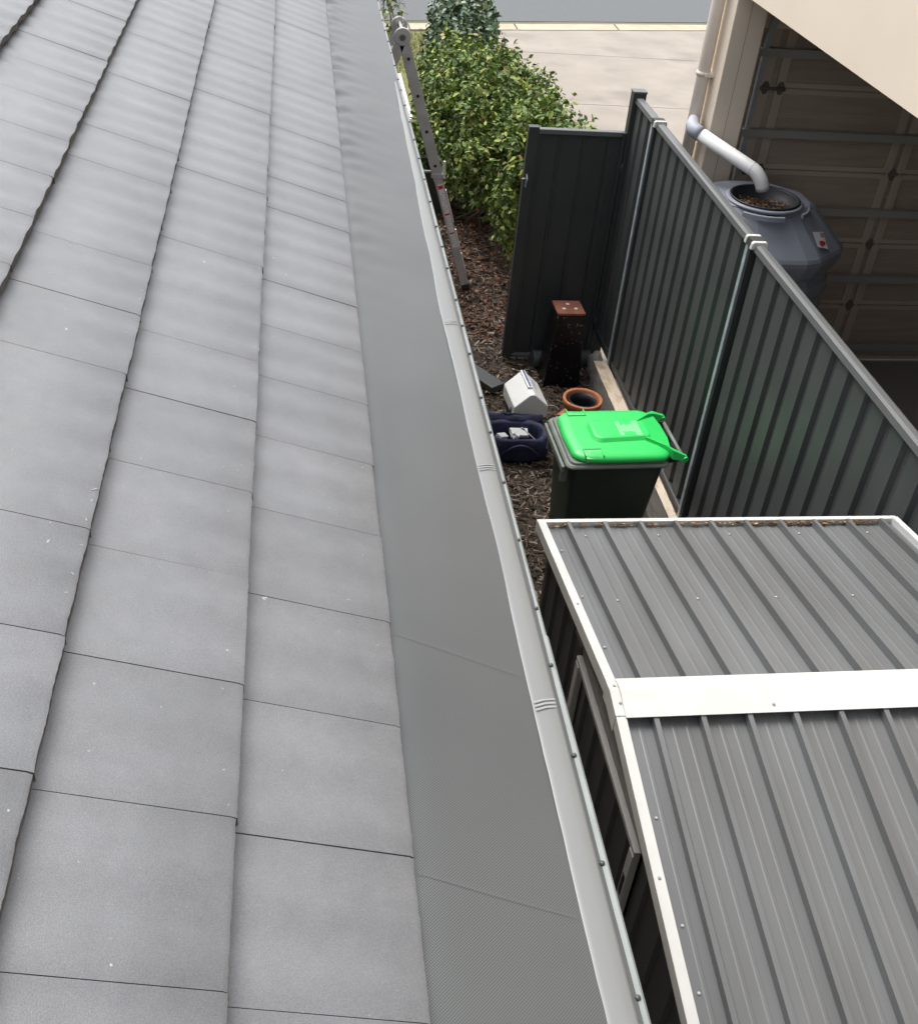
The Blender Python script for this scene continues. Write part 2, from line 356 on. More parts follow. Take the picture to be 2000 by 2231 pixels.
lv['label'] = 'reddish dry leaves lying under the shrubs behind the gate'
# lawn grass
mb = MB()
for _ in range(12000):
    x = random.uniform(0.6, 2.9); y = random.uniform(14.4, ky(1.5, -0.2))
    if 0.9 < x < 1.7 and 15.1 < y < 17.5: continue
    a = random.uniform(0, math.tau); h = random.uniform(0.03, 0.08); l = random.uniform(0.0, 0.04)
    dx, dy = math.cos(a), math.sin(a)
    mb.add([(x-0.006*dy, y+0.006*dx, 0), (x+0.006*dy, y-0.006*dx, 0), (x+dx*l, y+dy*l, h)], [(0, 1, 2)])
tag(mb.build('grass', M['grass'], fix=False), 'dry yellow green grass strip between shrubs and kerb', None, None, 'stuff')

# ------------------------------------------------------------------ our house: roof, guard, gutter
house = empty('house', 'grey concrete tiled roof with a mesh covered gutter along its eave', 'house', (-2.5, 4, 0))
HL = (-2.5, 4, 0)
TX0, TZ0, G, DZ, TW = 0.193, CAMH - 1.635, 0.2996, 0.1348, 0.2996
TH = 0.028
def tile_mesh():
    mb = MB()
    for k in range(9):
        xk, zk = TX0 - G*k, TZ0 + DZ*k
        xu, zu = xk - G - 0.02, zk + DZ - TH - 0.02 * (DZ - TH) / G
        for n in range(-9, 46):
            ya = 1.135 + TW*n; yb = ya + TW - 0.0017
            if ya > 12.0: continue
            near = ya < 5.0
            N = 30 if near else 12
            jx = random.uniform(-0.0025, 0.0025); jz = random.uniform(-0.0005, 0.0008); tilt = random.uniform(-0.0012, 0.0012)
            row0 = []; row1 = []; row2 = []; low = []; lowz = []
            for i in range(N+1):
                t = i / N; y = ya + (yb - ya) * t
                wv = 0.0033 * math.cos(2*math.pi*(t*2 - 0.25)) + 0.0007 * math.sin(2*math.pi*t)
                e = jx*0.6 + 0.0018 * abs(nz(y*55, k*3.1)) + (0.0013*nz(y*190, k*7.7))
                if k and random.random() < 0.012: e += 0.0025
                z0 = zk + wv + jz + tilt*(t-0.5)
                row0.append((xk + e, y, z0 - 0.0035)); row1.append((xk - 0.008, y, z0 + 0.002)); row2.append((xu, y, zu + wv*0.9 + jz))
                low.append((xk + e*0.6 - 0.003, y, z0 - TH + 0.004 + 0.002*nz(y*40, k)))
            m_ = N + 1
            mid = [[(a[0]*(1-s_)+b[0]*s_, a[1], a[2]*(1-s_)+b[2]*s_) for a, b in zip(row1, row2)] for s_ in (0.0, 0.5, 1.0)]
            rows = [row0] + mid
            vs = [p for r in rows for p in r]
            fs = [(r*m_+i, r*m_+i+1, (r+1)*m_+i+1, (r+1)*m_+i) for r in range(len(rows)-1) for i in range(N)]
            mb.add(vs, fs, 0, True)
            mb.add(row0 + low, [(i+1, i, m_+i, m_+i+1) for i in range(N)], 1)
            if 0 <= n < 14:
                for _f in range(random.choice((0, 2, 3, 5, 8))):
                    ii = random.randrange(1, N-1); t_ = random.random()**3*0.9
                    b0, b1 = mid[0][ii], mid[2][ii]; px_, py_, pz_ = (b0[0]*(1-t_)+b1[0]*t_, b0[1], b0[2]*(1-t_)+b1[2]*t_+0.0007)
                    r_ = random.uniform(0.0012, 0.0038); sl = (b1[2]-b0[2])/(b1[0]-b0[0]); L_ = random.uniform(1, 2.6)
                    ang = random.uniform(0, 3.1)
                    pv = []
                    for q in range(6):
                        a_ = q*math.pi/3; rr_ = r_*random.uniform(0.5, 1.1); u_ = math.cos(a_)*rr_*L_; v_ = math.sin(a_)*rr_*0.7
                        ux, uy = u_*math.cos(ang)-v_*math.sin(ang), u_*math.sin(ang)+v_*math.cos(ang)
                        pv.append((px_+ux, py_+uy, pz_+sl*ux))
                    mb.add(pv, [tuple(range(6))], 2)
            # side faces at the joints
            for s_, y in ((0, ya), (N, yb)):
                a, b, c = row0[s_], mid[0][s_], mid[2][s_]
                mb.add([a, b, c, (c[0], c[1], c[2]-0.02), (b[0], b[1], b[2]-0.02), (a[0], a[1], a[2]-0.02)], [(0, 1, 4, 5), (1, 2, 3, 4)], 1)
    return mb
roof = at(tile_mesh().build('roof', [M['tile'], M['tile_edge'], M['fleck']], house, fix=False), HL)
roof['label'] = 'courses of flat grey concrete roof tiles'
XR, ZR = TX0 - G*9, TZ0 + DZ*9 - TH
mb = MB()   # far slope, ridge and under-roof so it stands up from the side
mb.prism_y([(XR+0.1, ZR-0.01), (XR-2.9, ZR-1.33), (XR-2.9, ZR-1.38), (XR+0.1, ZR-0.12)], -1.5, 12.1)
at(mb.build('far_slope', M['tile'], house), HL)
mb = MB()
for i in range(-4, 31):
    mb.prism_y([(XR+0.15, ZR+0.0), (XR+0.05, ZR+0.07), (XR-0.05, ZR+0.07), (XR-0.15, ZR-0.03)], i*0.4, i*0.4+0.397)
at(mb.build('ridge_cap', M['tile'], house), HL)
mb = MB(); mb.prism_y([(TX0-0.05, TZ0-0.075), (XR, ZR-0.1), (XR, ZR-0.14), (TX0-0.05, TZ0-0.12)], -1.45, 12.05)
at(mb.build('sarking', M['black'], house), HL)
mb = MB(); mb.box(-5.9, 0.0, -1.2, 11.8, 0, 2.94)
at(mb.build('wall', M['house_wall'], house), HL)
mb = MB(); mb.box(0.003, 0.40, -1.4, 12.0, 2.9, 2.93)
at(mb.build('soffit', M['fascia'], house), HL)
mb = MB(); mb.box(0.405, 0.43, -1.42, 12.05, 2.88, 3.09)
at(mb.build('fascia', M['fascia'], house), HL)
GX, GZ = 0.583, CAMH - 1.783
# guard sheet
def gz(x): return 3.187 + (x - 0.19) * (3.092 - 3.187) / (0.502 - 0.19)
def guard_mesh():
    mb = MB(); nx = 16; ys = []; y = -1.4
    while y < 12.0: ys.append(y); y += 0.02 if y > 2.5 else 0.05
    seams = [(-0.12, 0.004), (1.118, 0.003), (1.69, 0.002), (2.9, 0.003), (4.2, 0.003), (5.5, 0.003)]
    vs = []
    for y in ys:
        up = min(1, max(0, (y - 2.6) / 3.2)); amp = 0.026 * up * up * (3 - 2*up)
        for i in range(nx+1):
            t = i / nx; x = 0.10 + (0.572 - 0.10) * t
            fall = math.exp(-max(0, x-0.19)/0.075)
            ph = y/0.1498*2*math.pi/1.0 + 1.4*nz(y*1.3, 3)
            z = gz(x) + amp*fall*((0.18+0.5*abs(nz(y*0.9, 8)))*math.sin(ph)+0.9*nz(y*6 - x*5, 1.7)+0.5*nz(y*14 - x*8, 4.7)) + 0.004*nz(y*1.1, x*5, 5) + 0.0025*nz(y*4 - x*5, x*3, 9)*(0.3+up)
            z += 0.0025 * sum(1 for s, _ in seams if y < s)*0.0
            if x < 0.19: z = min(z, 3.184)
            vs.append((x, y, z))
    m_ = nx+1
    mb.add(vs, [(j*m_+i, j*m_+i+1, (j+1)*m_+i+1, (j+1)*m_+i) for j in range(len(ys)-1) for i in range(nx)], 0, True)
    return mb
gg = at(guard_mesh().build('gutter_guard', M['guard'], house, fix=False), HL)
gg['label'] = 'perforated grey mesh sheet sloping from the tiles to the gutter'
# overlap seams of the guard: a second thin sheet edge lying on top
for ys_, sk in ((1.12, -0.18), (1.73, -0.2)):
    mb = MB(); n = 12; a = []; b = []
    for i in range(n+1):
        x = 0.20 + 0.29*i/n; y = ys_ + sk*(x-0.2) + 0.001*nz(x*50, ys_)
        a.append((x, y, gz(x) + 0.0035)); b.append((x, y+0.0011, gz(x) + 0.0035))
    mb.add(a + b, [(i, i+1, n+2+i, n+1+i) for i in range(n)])
    at(mb.build('guard_seam', M['seam'], house, fix=False), HL)
# trim strip along the outer edge
mb = MB(); ys = [-1.4 + 0.05*i for i in range(270)]; vs = []
for y in ys:
    xi = 0.502 + 0.0045*nz(y*2.2, 7) + 0.0012*nz(y*14, 2)
    xi += 0.043 * min(1, max(0, (y-3.6)/2.6))
    if y > 6.3: break
    for x, z in ((xi, 0.0), (xi+0.003, 0.0018), (xi+0.010, 0.003), (xi+(0.56-xi)*0.55, 0.007), (0.556, 0.0065), (0.562, 0.004), (0.563, -0.003)):
        vs.append((x, y, gz(x) + z))
nr = len(vs)//7
mb.add(vs, [(j*7+i, j*7+i+1, (j+1)*7+i+1, (j+1)*7+i) for j in range(nr-1) for i in range(6)], 0, True)
tr = at(mb.build('trim_strip', M['trim'], house, fix=False), HL); tr['label'] = 'smooth pale grey strip folded along the outer edge of the mesh'
# quad gutter body and rolled lip
mb = MB()
prof = [(0.44, 3.03), (0.44, 2.945), (0.585, 2.945), (0.592, 3.0), (0.580, 3.04), (0.5815, 3.052)]
n = len(prof); vs = [(a, -1.4, b) for a, b in prof] + [(a, 12.05, b) for a, b in prof]
mb.add(vs, [(i, i+1, n+i+1, n+i) for i in range(n-1)] )
mb.add([(a, 12.05, b) for a, b in prof], [tuple(range(n))])
at(mb.build('gutter', M['gutter'], house, fix=False), HL)['label'] = 'pale green grey steel gutter below the mesh'
def lip(y0, y1, dx):
    mb = MB(); c = (GX - 0.004 + dx, GZ - 0.008); 
    prof = [(0.5705, GZ-0.002), (0.5715, GZ+0.0025), (0.573, GZ+0.0035), (c[0]+0.001, GZ+0.003), (c[0]+0.006, GZ-0.002), (c[0]+0.006, GZ-0.012), (c[0], GZ-0.016)]
    n = len(prof); mb.add([(a, y0, b) for a, b in prof] + [(a, y1, b) for a, b in prof], [(i, i+1, n+i+1, n+i) for i in range(n-1)], 0)
    mb.add([(a, y1, b) for a, b in prof], [tuple(range(n))])
    return at(mb.build('gutter_lip', M['lip'], house, fix=False), HL)
lip(-1.4, 1.828, 0.002); lip(1.829, 6.1, -0.001); lip(6.101, 12.05, -0.002)
# screws
mb = MB(); mb.lathe([(0.0055, -0.001), (0.0055, 0.002), (0.0045, 0.0035), (0.0025, 0.0045), (0.0005, 0.005)], (0, 0), 12, cap1=True)
scr = None
sy = [-0.4, -0.1, 0.14, 0.39, 0.66, 0.925, 1.196, 1.462, 1.728, 1.922, 2.19, 2.45, 2.708, 2.908, 3.19]
y = 3.19
while y < 8.9: y += random.choice((0.262, 0.27, 0.2, 0.268)); sy.append(y)
for y in sy:
    p = (0.5735 + random.uniform(-0.0015, 0.0015) - HL[0], y - HL[1], GZ + 0.004)
    if scr is None: scr = mb.build('screw', M['screw'], house); scr.location = p
    else: copy_part(scr, house, p)
# pressed clips bridging the trim
for y in (0.66, 1.586, 2.493, 3.372):
    mb = MB()
    for j in range(3):
        a, b = y - 0.018 + j*0.011, y - 0.022 + j*0.011 + 0.0085
        vs = []
        for yy, dz in ((a, 0.0), ((a+b)/2, 0.0016), (b, 0.0)):
            sk = 0.35
            vs += [(0.505, yy, gz(0.505)+0.006+dz), (0.53, yy+0.01, gz(0.53)+0.0095+dz), (0.558, yy+0.02, gz(0.558)+0.008+dz)]
        mb.add(vs, [(0, 1, 4, 3), (1, 2, 5, 4), (3, 4, 7, 6), (4, 5, 8, 7)], 0)
    at(mb.build('clip', M['clip'], house, fix=False), HL)

# ------------------------------------------------------------------ boundary fence
FX = 2.70
FL = (2.7, 4.0, 0.0)
fence = empty('boundary_fence', 'tall dark grey ribbed steel fence with galvanised posts behind the green lidded bin', 'fence', FL)
def ribbed(y0, y1, x, z0, z1, pitch=0.205, d=0.023, flat=0.62, name='sheet', mt=None, parent=None, phase=0.0, loc=FL):
    """sheet in the y-z plane with trapezoid ribs, front face to -x"""
    pr = []; y = y0; mb = MB()
    c = math.floor((y0 - phase)/pitch)*pitch + phase
    pts = []
    while c < y1 + pitch:
        pts += [(c, 0.0), (c + pitch*0.60, 0.0), (c + pitch*0.68, d), (c + pitch*0.92, d), ]
        c += pitch
    cl = []
    for (a, da), (b, db) in zip(pts[:-1], pts[1:]):
        if b <= y0 or a >= y1: continue
        for q, dq, o_, do_ in ((a, da, b, db),):
            aa = max(a, y0); bb = min(b, y1)
            f1 = (aa-a)/(b-a); f2 = (bb-a)/(b-a)
            cl += [(aa, da+(db-da)*f1), (bb, da+(db-da)*f2)]
    for i in range(0, len(cl), 2):
        (a, da), (b, db) = cl[i], cl[i+1]
        mb.add([(x+da, a, z0), (x+db, b, z0), (x+db, b, z1), (x+da, a, z1)], [(0, 1, 2, 3)])
    o = mb.build(name, mt, parent, fix=False); s = o.modifiers.new('thickness', 'SOLIDIFY'); s.thickness = 0.002; s.offset = 1
    return at(o, loc)
posts = [8.62, 8.03, 5.84, 3.28, 0.9, -1.45]
ZB, ZT = 0.28, 2.385
for i in range(len(posts)-1):
    ribbed(posts[i+1]+0.03, posts[i]-0.03, 2.695, ZB+0.05, ZT-0.03, mt=M['fence'], parent=fence, phase=0.055+0.02*i, name='ribbed_sheet')
    # top and bottom rails, channel section
    mb = MB(); a, b = posts[i+1]+0.032, posts[i]-0.032
    mb.prism_y([(2.676, ZT-0.04), (2.68, ZT-0.006), (2.70, ZT+0.0), (2.728, ZT+0.0), (2.742, ZT-0.008), (2.744, ZT-0.04)], a, b)
    at(mb.build('top_rail', M['fence_rail'], fence), FL)
    mb = MB(); mb.prism_y([(2.682, ZB), (2.682, ZB+0.05), (2.69, ZB+0.055), (2.735, ZB+0.055), (2.74, ZB)], a, b)
    at(mb.build('bottom_rail', M['gate'], fence), FL)
for i, y in enumerate(posts):
    mb = MB(); mb.box(2.672, 2.748, y-0.029, y+0.029, 0.0, ZT-0.01)
    if i == 0: mb.box(2.655, 2.76, y-0.028, y+0.055, 0.02, ZT+0.03)
    p = at(mb.build('post', M['gate'], fence), FL)
    if i:
        mb = MB(); mb.box(2.664, 2.6715, y-0.004, y+0.031, 0.2, ZT-0.02)
        f = mb.build('galvanised_flange', M['galv'], p)
    mb = MB()
    if i == 0:
        mb.box(2.65, 2.765, y-0.033, y+0.06, ZT+0.031, ZT+0.045); mb.build('cap', M['fence_rail'], p, bevel=0.003)
    elif i < 3:
        for yy in ((0.035, ) if i == 1 else (0.055, -0.045)):
            pass
        bands = (-0.05,) if i == 1 else (0.045, -0.055)
        for yy in bands:
            prof = [(2.655, ZT-0.035), (2.66, ZT+0.006), (2.672, ZT+0.014), (2.745, ZT+0.014), (2.757, ZT+0.006), (2.762, ZT-0.035)]
            mb = MB(); mb.prism_y(prof, y+yy-0.015, y+yy+0.015)
            mb.build('white_band', M['whiteband'], p, bevel=0.006)
        mb = MB(); mb.prism_y([(2.658, ZT-0.03), (2.664, ZT+0.013), (2.75, ZT+0.013), (2.758, ZT-0.03)], y-0.037, y+0.027)
        mb.build('dark_strap', M['darkband'], p)
    else:
        mb.box(2.66, 2.76, y-0.03, y+0.03, ZT+0.0, ZT+0.01); mb.build('cap', M['fence_rail'], p)

# ------------------------------------------------------------------ gate
gt = empty('side_gate', 'dark charcoal steel gate panel standing between the shrubs and the black pedestal', 'gate', (1.87, 8.62, 0.03))
def L(o, p): o.location = (-p[0], -p[1], -p[2]); return o
GL = (1.87, 8.62, 0.03)
mb = MB(); x0, x1, y, z0, z1 = 1.93, 2.64, 8.62, 0.06, 2.06
pts = []; c = x0; 
while c < x1 - 0.01:
    e = min(c+0.205, x1)
    pts += [(c, 0.0), (min(c+0.165, e), 0.0), (min(c+0.172, e), 0.012), (min(c+0.190, e), 0.012), (e, 0.0)]
    c += 0.205
for (a, da), (b, db) in zip(pts[:-1], pts[1:]):
    if b - a > 1e-5: mb.add([(a, y+da, z0), (b, y+db, z0), (b, y+db, z1), (a, y+da, z1)], [(0, 1, 2, 3)])
o = L(mb.build('sheet', M['gate'], gt, fix=False), GL); s = o.modifiers.new('t', 'SOLIDIFY'); s.thickness = 0.002
mb = MB(); mb.box(1.845, 1.93, 8.59, 8.655, 0.03, 2.12); mb.box(1.9305, 1.955, 8.6, 8.645, 0.05, 2.07)
L(mb.build('latch_stile', M['gate'], gt, bevel=0.004), GL)
mb = MB(); mb.box(2.62, 2.652, 8.595, 8.65, 0.05, 2.1); L(mb.build('hinge_stile', M['gate'], gt, bevel=0.004), GL)
mb = MB(); mb.box(1.9305, 2.6195, 8.592, 8.65, 2.065, 2.105, 0); L(mb.build('top_rail', M['fence_rail'], gt, bevel=0.006), GL)
mb = MB(); mb.box(1.9305, 2.6195, 8.585, 8.65, 0.03, 0.065); L(mb.build('bottom_rail', M['fence_rail'], gt, bevel=0.004), GL)
mb = MB(); mb.tube([(1.83, 8.58, 1.70), (1.885, 8.58, 1.70)], 0.006, 8); mb.box(1.862, 1.874, 8.575, 8.59, 1.63, 1.74)
mb.tube([(1.868, 8.57, 1.735), (1.868, 8.55, 1.70), (1.868, 8.565, 1.66)], 0.005, 8)
L(mb.build('latch', M['galv'], gt), GL)
for zz in (0.35, 1.75):
    mb = MB(); mb.box(2.6525, 2.668, 8.60, 8.645, zz, zz+0.09); mb.tube([(2.66, 8.595, zz-0.01), (2.66, 8.595, zz+0.1)], 0.008, 8)
    L(mb.build('hinge', M['gate'], gt), GL)

# ------------------------------------------------------------------ sleepers and stone
def sleeper(label, x0, x1, y0, y1, z0, z1, rz=0.0, seed=0):
    mb = MB(); ny = 40; nx = 5; nzz = 4
    cx, cy = (x0+x1)/2, (y0+y1)/2; 
    def jit(x, y, z, top):
        return (x - cx + 0.004*nz(y*9, z*20, seed), y - cy, z + (0.006*nz(x*30, y*8, seed+4) if top else 0))
    ring = [(x0+(x1-x0)*i/nx, z1, 1) for i in range(nx+1)] + [(x1, z1+(z0-z1)*i/nzz, 0) for i in range(1, nzz+1)] + [(x0, z0, 0)] + [(x0, z0+(z1-z0)*i/nzz, 0) for i in range(1, nzz)]
    n = len(ring); vs = []
    for j in range(ny+1):
        y = y0+(y1-y0)*j/ny
        for (x, z, t) in ring: vs.append(jit(x, y, z, t))
    mb.v = vs
    for j in range(ny):
        for i in range(n):
            k = (i+1) % n; mb.f.append((j*n+i, j*n+k, (j+1)*n+k, (j+1)*n+i)); mb.mi.append(1 if i < nx else 0); mb.sm.append(False)
    mb.f += [tuple(range(n)), tuple(range(ny*n+n-1, ny*n-1, -1))]; mb.mi += [0, 0]; mb.sm += [False, False]
    o = mb.build('timber_sleeper', [M['timber'], M['timber_top']], bevel=0.004); o.location = (cx, cy, 0); o.rotation_euler = (0, 0, rz)
    return tag(o, label, 'sleeper', 'timber sleepers edging the fence')
sleeper('weathered timber sleeper at the fence foot between the terracotta pot and the black pedestal', 2.555, 2.672, 6.93, 8.1, 0.0, 0.28, 0.0, 1)
sleeper('weathered timber sleeper at the fence foot between the bin and the shed', 2.605, 2.672, 3.6, 6.92, 0.0, 0.28, 0.0, 2)
mb = MB(); import bmesh
def blob(name, c, r, mt, seed=0, amp=0.2, sub=3, parent=None):
    bm = bmesh.new(); bmesh.ops.create_icosphere(bm, subdivisions=sub, radius=1.0)
    for v in bm.verts:
        p = v.co.copy(); k = 1 + amp*noise.noise(p*1.7 + Vector((seed, 0, 0)))+ amp*0.4*noise.noise(p*4 + Vector((seed, 3, 0)))
        v.co = Vector((p.x*r[0]*k, p.y*r[1]*k, p.z*r[2]*k))
    for f in bm.faces: f.smooth = True
    me = bpy.data.meshes.new(name); bm.to_mesh(me); bm.free(); me.materials.append(mt)
    o = bpy.data.objects.new(name, me); COL.objects.link(o); o.location = c
    if parent: o.parent = parent
    return o
tag(blob('stone', (2.63, 8.28, 0.13), (0.07, 0.09, 0.14), M['stone'], 3, 0.18), 'small pale upright stone between gate foot and the end of the sleeper', 'stone')

# ------------------------------------------------------------------ garden shed
SHL = (1.8, 2.3, 0)
shed = empty('garden_shed', 'grey ribbed steel garden shed with white edge flashings beside the gutter', 'shed', SHL)
SX0, SX1 = 0.989, 2.616; APY, APZ = 2.34, 2.296; EY0, EY1, EZ = 1.165, 3.513, 2.082
def slope(side):
    """roof sheet on one slope, ribs running down the slope; side +1 back, -1 front"""
    mb = MB(); ey = EY1 if side > 0 else EY0
    xs = []; x = SX0 + 0.012; c = 1.128 - 0.157
    prof = [(SX0+0.02, 0.0)]
    while c < SX1:
        for dx, h in ((-0.018, 0.0), (-0.016, 0.033), (-0.001, 0.033), (0.013, 0.0), (0.046, 0.0), (0.050, 0.0009), (0.058, 0.0009), (0.062, 0.0), (0.092, 0.0), (0.096, 0.0009), (0.104, 0.0009), (0.108, 0.0)):
            if SX0+0.02 < c+dx < SX1-0.02: prof.append((c+dx, h))
        c += 0.157
    prof.append((SX1-0.02, 0.0))
    n = len(prof); yy = [APY, ey - side*0.012]; zz = [APZ-0.014, EZ-0.012]
    vs = [(x, yy[0], zz[0]+h) for x, h in prof] + [(x, yy[1], zz[1]+h) for x, h in prof]
    mb.add(vs, [(i, i+1, n+i+1, n+i) for i in range(n-1)])
    o = mb.build('roof_sheet', M['shed_roof'], shed, fix=False); s = o.modifiers.new('t', 'SOLIDIFY'); s.thickness = 0.0015; s.offset = -1
    return L(o, SHL)
slope(1)['label'] = 'back slope of the ribbed shed roof'; slope(-1)['label'] = 'front slope of the ribbed shed roof'
def zs(y): return APZ + (EZ-APZ)*abs(y-APY)/((EY1-APY) if y > APY else (APY-EY0))
# ridge cap
mb = MB()
for a, b in (((2.235, 0.026), (2.333, 0.031)), ((2.333, 0.031), (2.347, 0.031)), ((2.347, 0.031), (2.395, 0.027))):
    mb.add([(SX0+0.03, a[0], zs(a[0])+a[1]), (SX1-0.03, a[0], zs(a[0])+a[1]), (SX1-0.03, b[0], zs(b[0])+b[1]), (SX0+0.03, b[0], zs(b[0])+b[1])], [(0, 1, 2, 3)])
o = L(mb.build('ridge_cap', M['white'], shed, fix=False), SHL); s = o.modifiers.new('t', 'SOLIDIFY'); s.thickness = 0.003
# verge flashings
def verge(x0, x1, y0, y1, dz=0.0):
    mb = MB()
    for z0, z1 in ((-0.035, 0.020),):
        mb.add([(x0, y0, zs(y0)+z0), (x1, y0, zs(y0)+z0), (x1, y1, zs(y1)+z0), (x0, y1, zs(y1)+z0), (x0, y0, zs(y0)+z1+dz), (x1, y0, zs(y0)+z1+dz), (x1, y1, zs(y1)+z1+dz), (x0, y1, zs(y1)+z1+dz)],
               [(0, 3, 2, 1), (4, 5, 6, 7), (0, 1, 5, 4), (1, 2, 6, 5), (2, 3, 7, 6), (3, 0, 4, 7)])
    return L(mb.build('verge_flashing', M['white'], shed, bevel=0.002), SHL)
for xa, xb in ((SX0, SX0+0.034), (SX1-0.026, SX1)):
    verge(xa, xb, APY+0.03, EY1); verge(xa, xb, EY0, APY-0.08)
    mb = MB()
    z = 0.022
    yy = [APY+0.045, APY, APY-0.095]
    for a, b in ((yy[0], yy[1]), (yy[1], yy[2])):
        mb.add([(xa-0.002, a, zs(a)-0.05), (xb+0.002, a, zs(a)-0.05), (xb+0.002, b, zs(b)-0.05), (xa-0.002, b, zs(b)-0.05),
                (xa-0.002, a, zs(a)+z+0.001), (xb+0.002, a, zs(a)+z+0.001), (xb+0.002, b, zs(b)+z+0.001), (xa-0.002, b, zs(b)+z+0.001)],
               [(0, 3, 2, 1), (4, 5, 6, 7), (0, 1, 5, 4), (1, 2, 6, 5), (2, 3, 7, 6), (3, 0, 4, 7)])
    L(mb.build('gable_cap', M['white'], shed, fix=False), SHL)
for ya, yb in ((EY1-0.004, EY1+0.018), (EY0-0.018, EY0+0.004)):
    mb = MB(); mb.box(SX0+0.001, SX1-0.001, ya, yb, EZ-0.06, EZ+0.012); L(mb.build('eave_flashing', M['white'], shed, bevel=0.002), SHL)
# walls: ribbed steel
WX = 1.05
DY0, DY1, DZH = 1.95, 2.775, 2.0
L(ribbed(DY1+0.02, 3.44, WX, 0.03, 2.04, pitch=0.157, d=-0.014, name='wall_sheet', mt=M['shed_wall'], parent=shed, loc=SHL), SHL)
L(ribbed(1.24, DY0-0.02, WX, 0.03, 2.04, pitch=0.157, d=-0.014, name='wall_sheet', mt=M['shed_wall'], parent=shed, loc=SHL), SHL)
mb = MB()   # gable infill, taupe, sits just under the roof line
mb.add([(WX-0.004, 1.24, 2.02), (WX-0.004, 3.44, 2.02), (WX-0.004, 3.44, zs(3.44)-0.03), (WX-0.004, APY, APZ-0.03), (WX-0.004, 1.24, zs(1.24)-0.03)], [(0, 1, 2, 3, 4)])
o = L(mb.build('gable_panel', M['taupe'], shed, fix=False), SHL); s = o.modifiers.new('t', 'SOLIDIFY'); s.thickness = 0.004
mb = MB(); mb.box(2.55, 2.555, 1.24, 3.44, 0.03, 2.05); mb.box(WX+0.01, 2.549, 3.435, 3.44, 0.03, 2.05); mb.box(WX+0.01, 2.549, 1.24, 1.245, 0.03, 2.05)
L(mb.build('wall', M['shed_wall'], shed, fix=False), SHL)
# door
dr = empty('door', None, None); dr.parent = shed; dr.location = (WX-SHL[0], 2.36-SHL[1], 0)
del dr
mb = MB(); mb.box(WX-0.03, WX-0.008, DY0-0.02, DY1+0.02, 2.0, 2.022)
L(mb.build('door_header', M['frame_grey'], shed, bevel=0.002), SHL)
door = L(ribbed(DY0+0.02, DY1-0.02, WX-0.004, 0.04, 1.985, pitch=0.157, d=-0.014, name='door', mt=M['shed_wall'], parent=shed, loc=SHL, phase=0.04), SHL)
mb = MB()
for y0 in (DY0-0.018, DY1-0.022): mb.box(WX-0.032, WX-0.006, y0, y0+0.04, 0.03, 1.999)
mb.build('frame', M['frame_grey'], door, bevel=0.002)
mb = MB(); mb.box(WX-0.034, WX-0.0325, DY0-0.008, DY0+0.012, 1.78, 1.88); mb.build('handle', M['black'], door)
# leaf debris caught behind the back flashing
mb = MB()
for _ in range(420):
    x = random.choice((random.uniform(SX0+0.05, SX1-0.06), random.uniform(1.9, 2.5))); y = EY1 - 0.008 - abs(random.gauss(0, 0.006))
    a = random.uniform(-0.5, 0.5); l = random.uniform(0.008, 0.03); ww = l*random.uniform(0.2, 0.5)
    T = Matrix.Translation((x, y, EZ + 0.001 + random.random()*0.006)) @ Matrix.Rotation(a, 4, 'Z') @ Matrix.Rotation(random.gauss(0, 0.4), 4, 'X')
    mb.add([T @ Vector(p) for p in ((-l/2, 0, 0), (0, -ww/2, 0.001), (l/2, 0, 0), (0, ww/2, 0.001))], [(0, 1, 2, 3)])
o = mb.build('leaf_debris', mat('leaf_debris', (0.2, 0.12, 0.06), 0.9, island=[(0, (0.05, 0.025, 0.015)), (0.6, (0.16, 0.08, 0.03)), (1, (0.5, 0.35, 0.18))]), fix=False)
tag(o, 'brown leaf debris caught along the back edge of the shed roof', None, None, 'stuff')
# roof screws
mb = MB(); mb.lathe([(0.005, 0), (0.005, 0.002), (0.002, 0.004)], (0, 0), 8, cap1=True)
rs = None
for x in [1.16+0.0+0.157*i for i in range(0, 9, 2)] + [1.03]:
    for y in ((3.42, 2.92) if x > 1.1 else (3.3, 2.95, 2.62, 1.92, 1.6, 1.42)):
        p = (x + 0.02 - SHL[0], y - SHL[1], zs(y) - 0.011)
        if rs is None: rs = mb.build('screw', M['clip'], shed); rs.location = p
        else: copy_part(rs, shed, p)

wsm = MB(); wsm.lathe([(0.005, 0), (0.005, 0.002), (0.002, 0.0035)], (0, 0), 8, cap1=True); ws = None
for p in ((1.012, 2.29), (1.008, 2.36), (1.006, 1.72), (1.006, 2.86), (1.52, 2.262), (2.2, 2.262)):
    q = (p[0]-SHL[0], p[1]-SHL[1], zs(p[1]) + (0.0295 if p[0] > 1.1 else (0.024 if 2.25 < p[1] < 2.4 else 0.0205)))
    if ws is None: ws = wsm.build('rivet', M['frame_grey'], shed); ws.location = q
    else: copy_part(ws, shed, q)
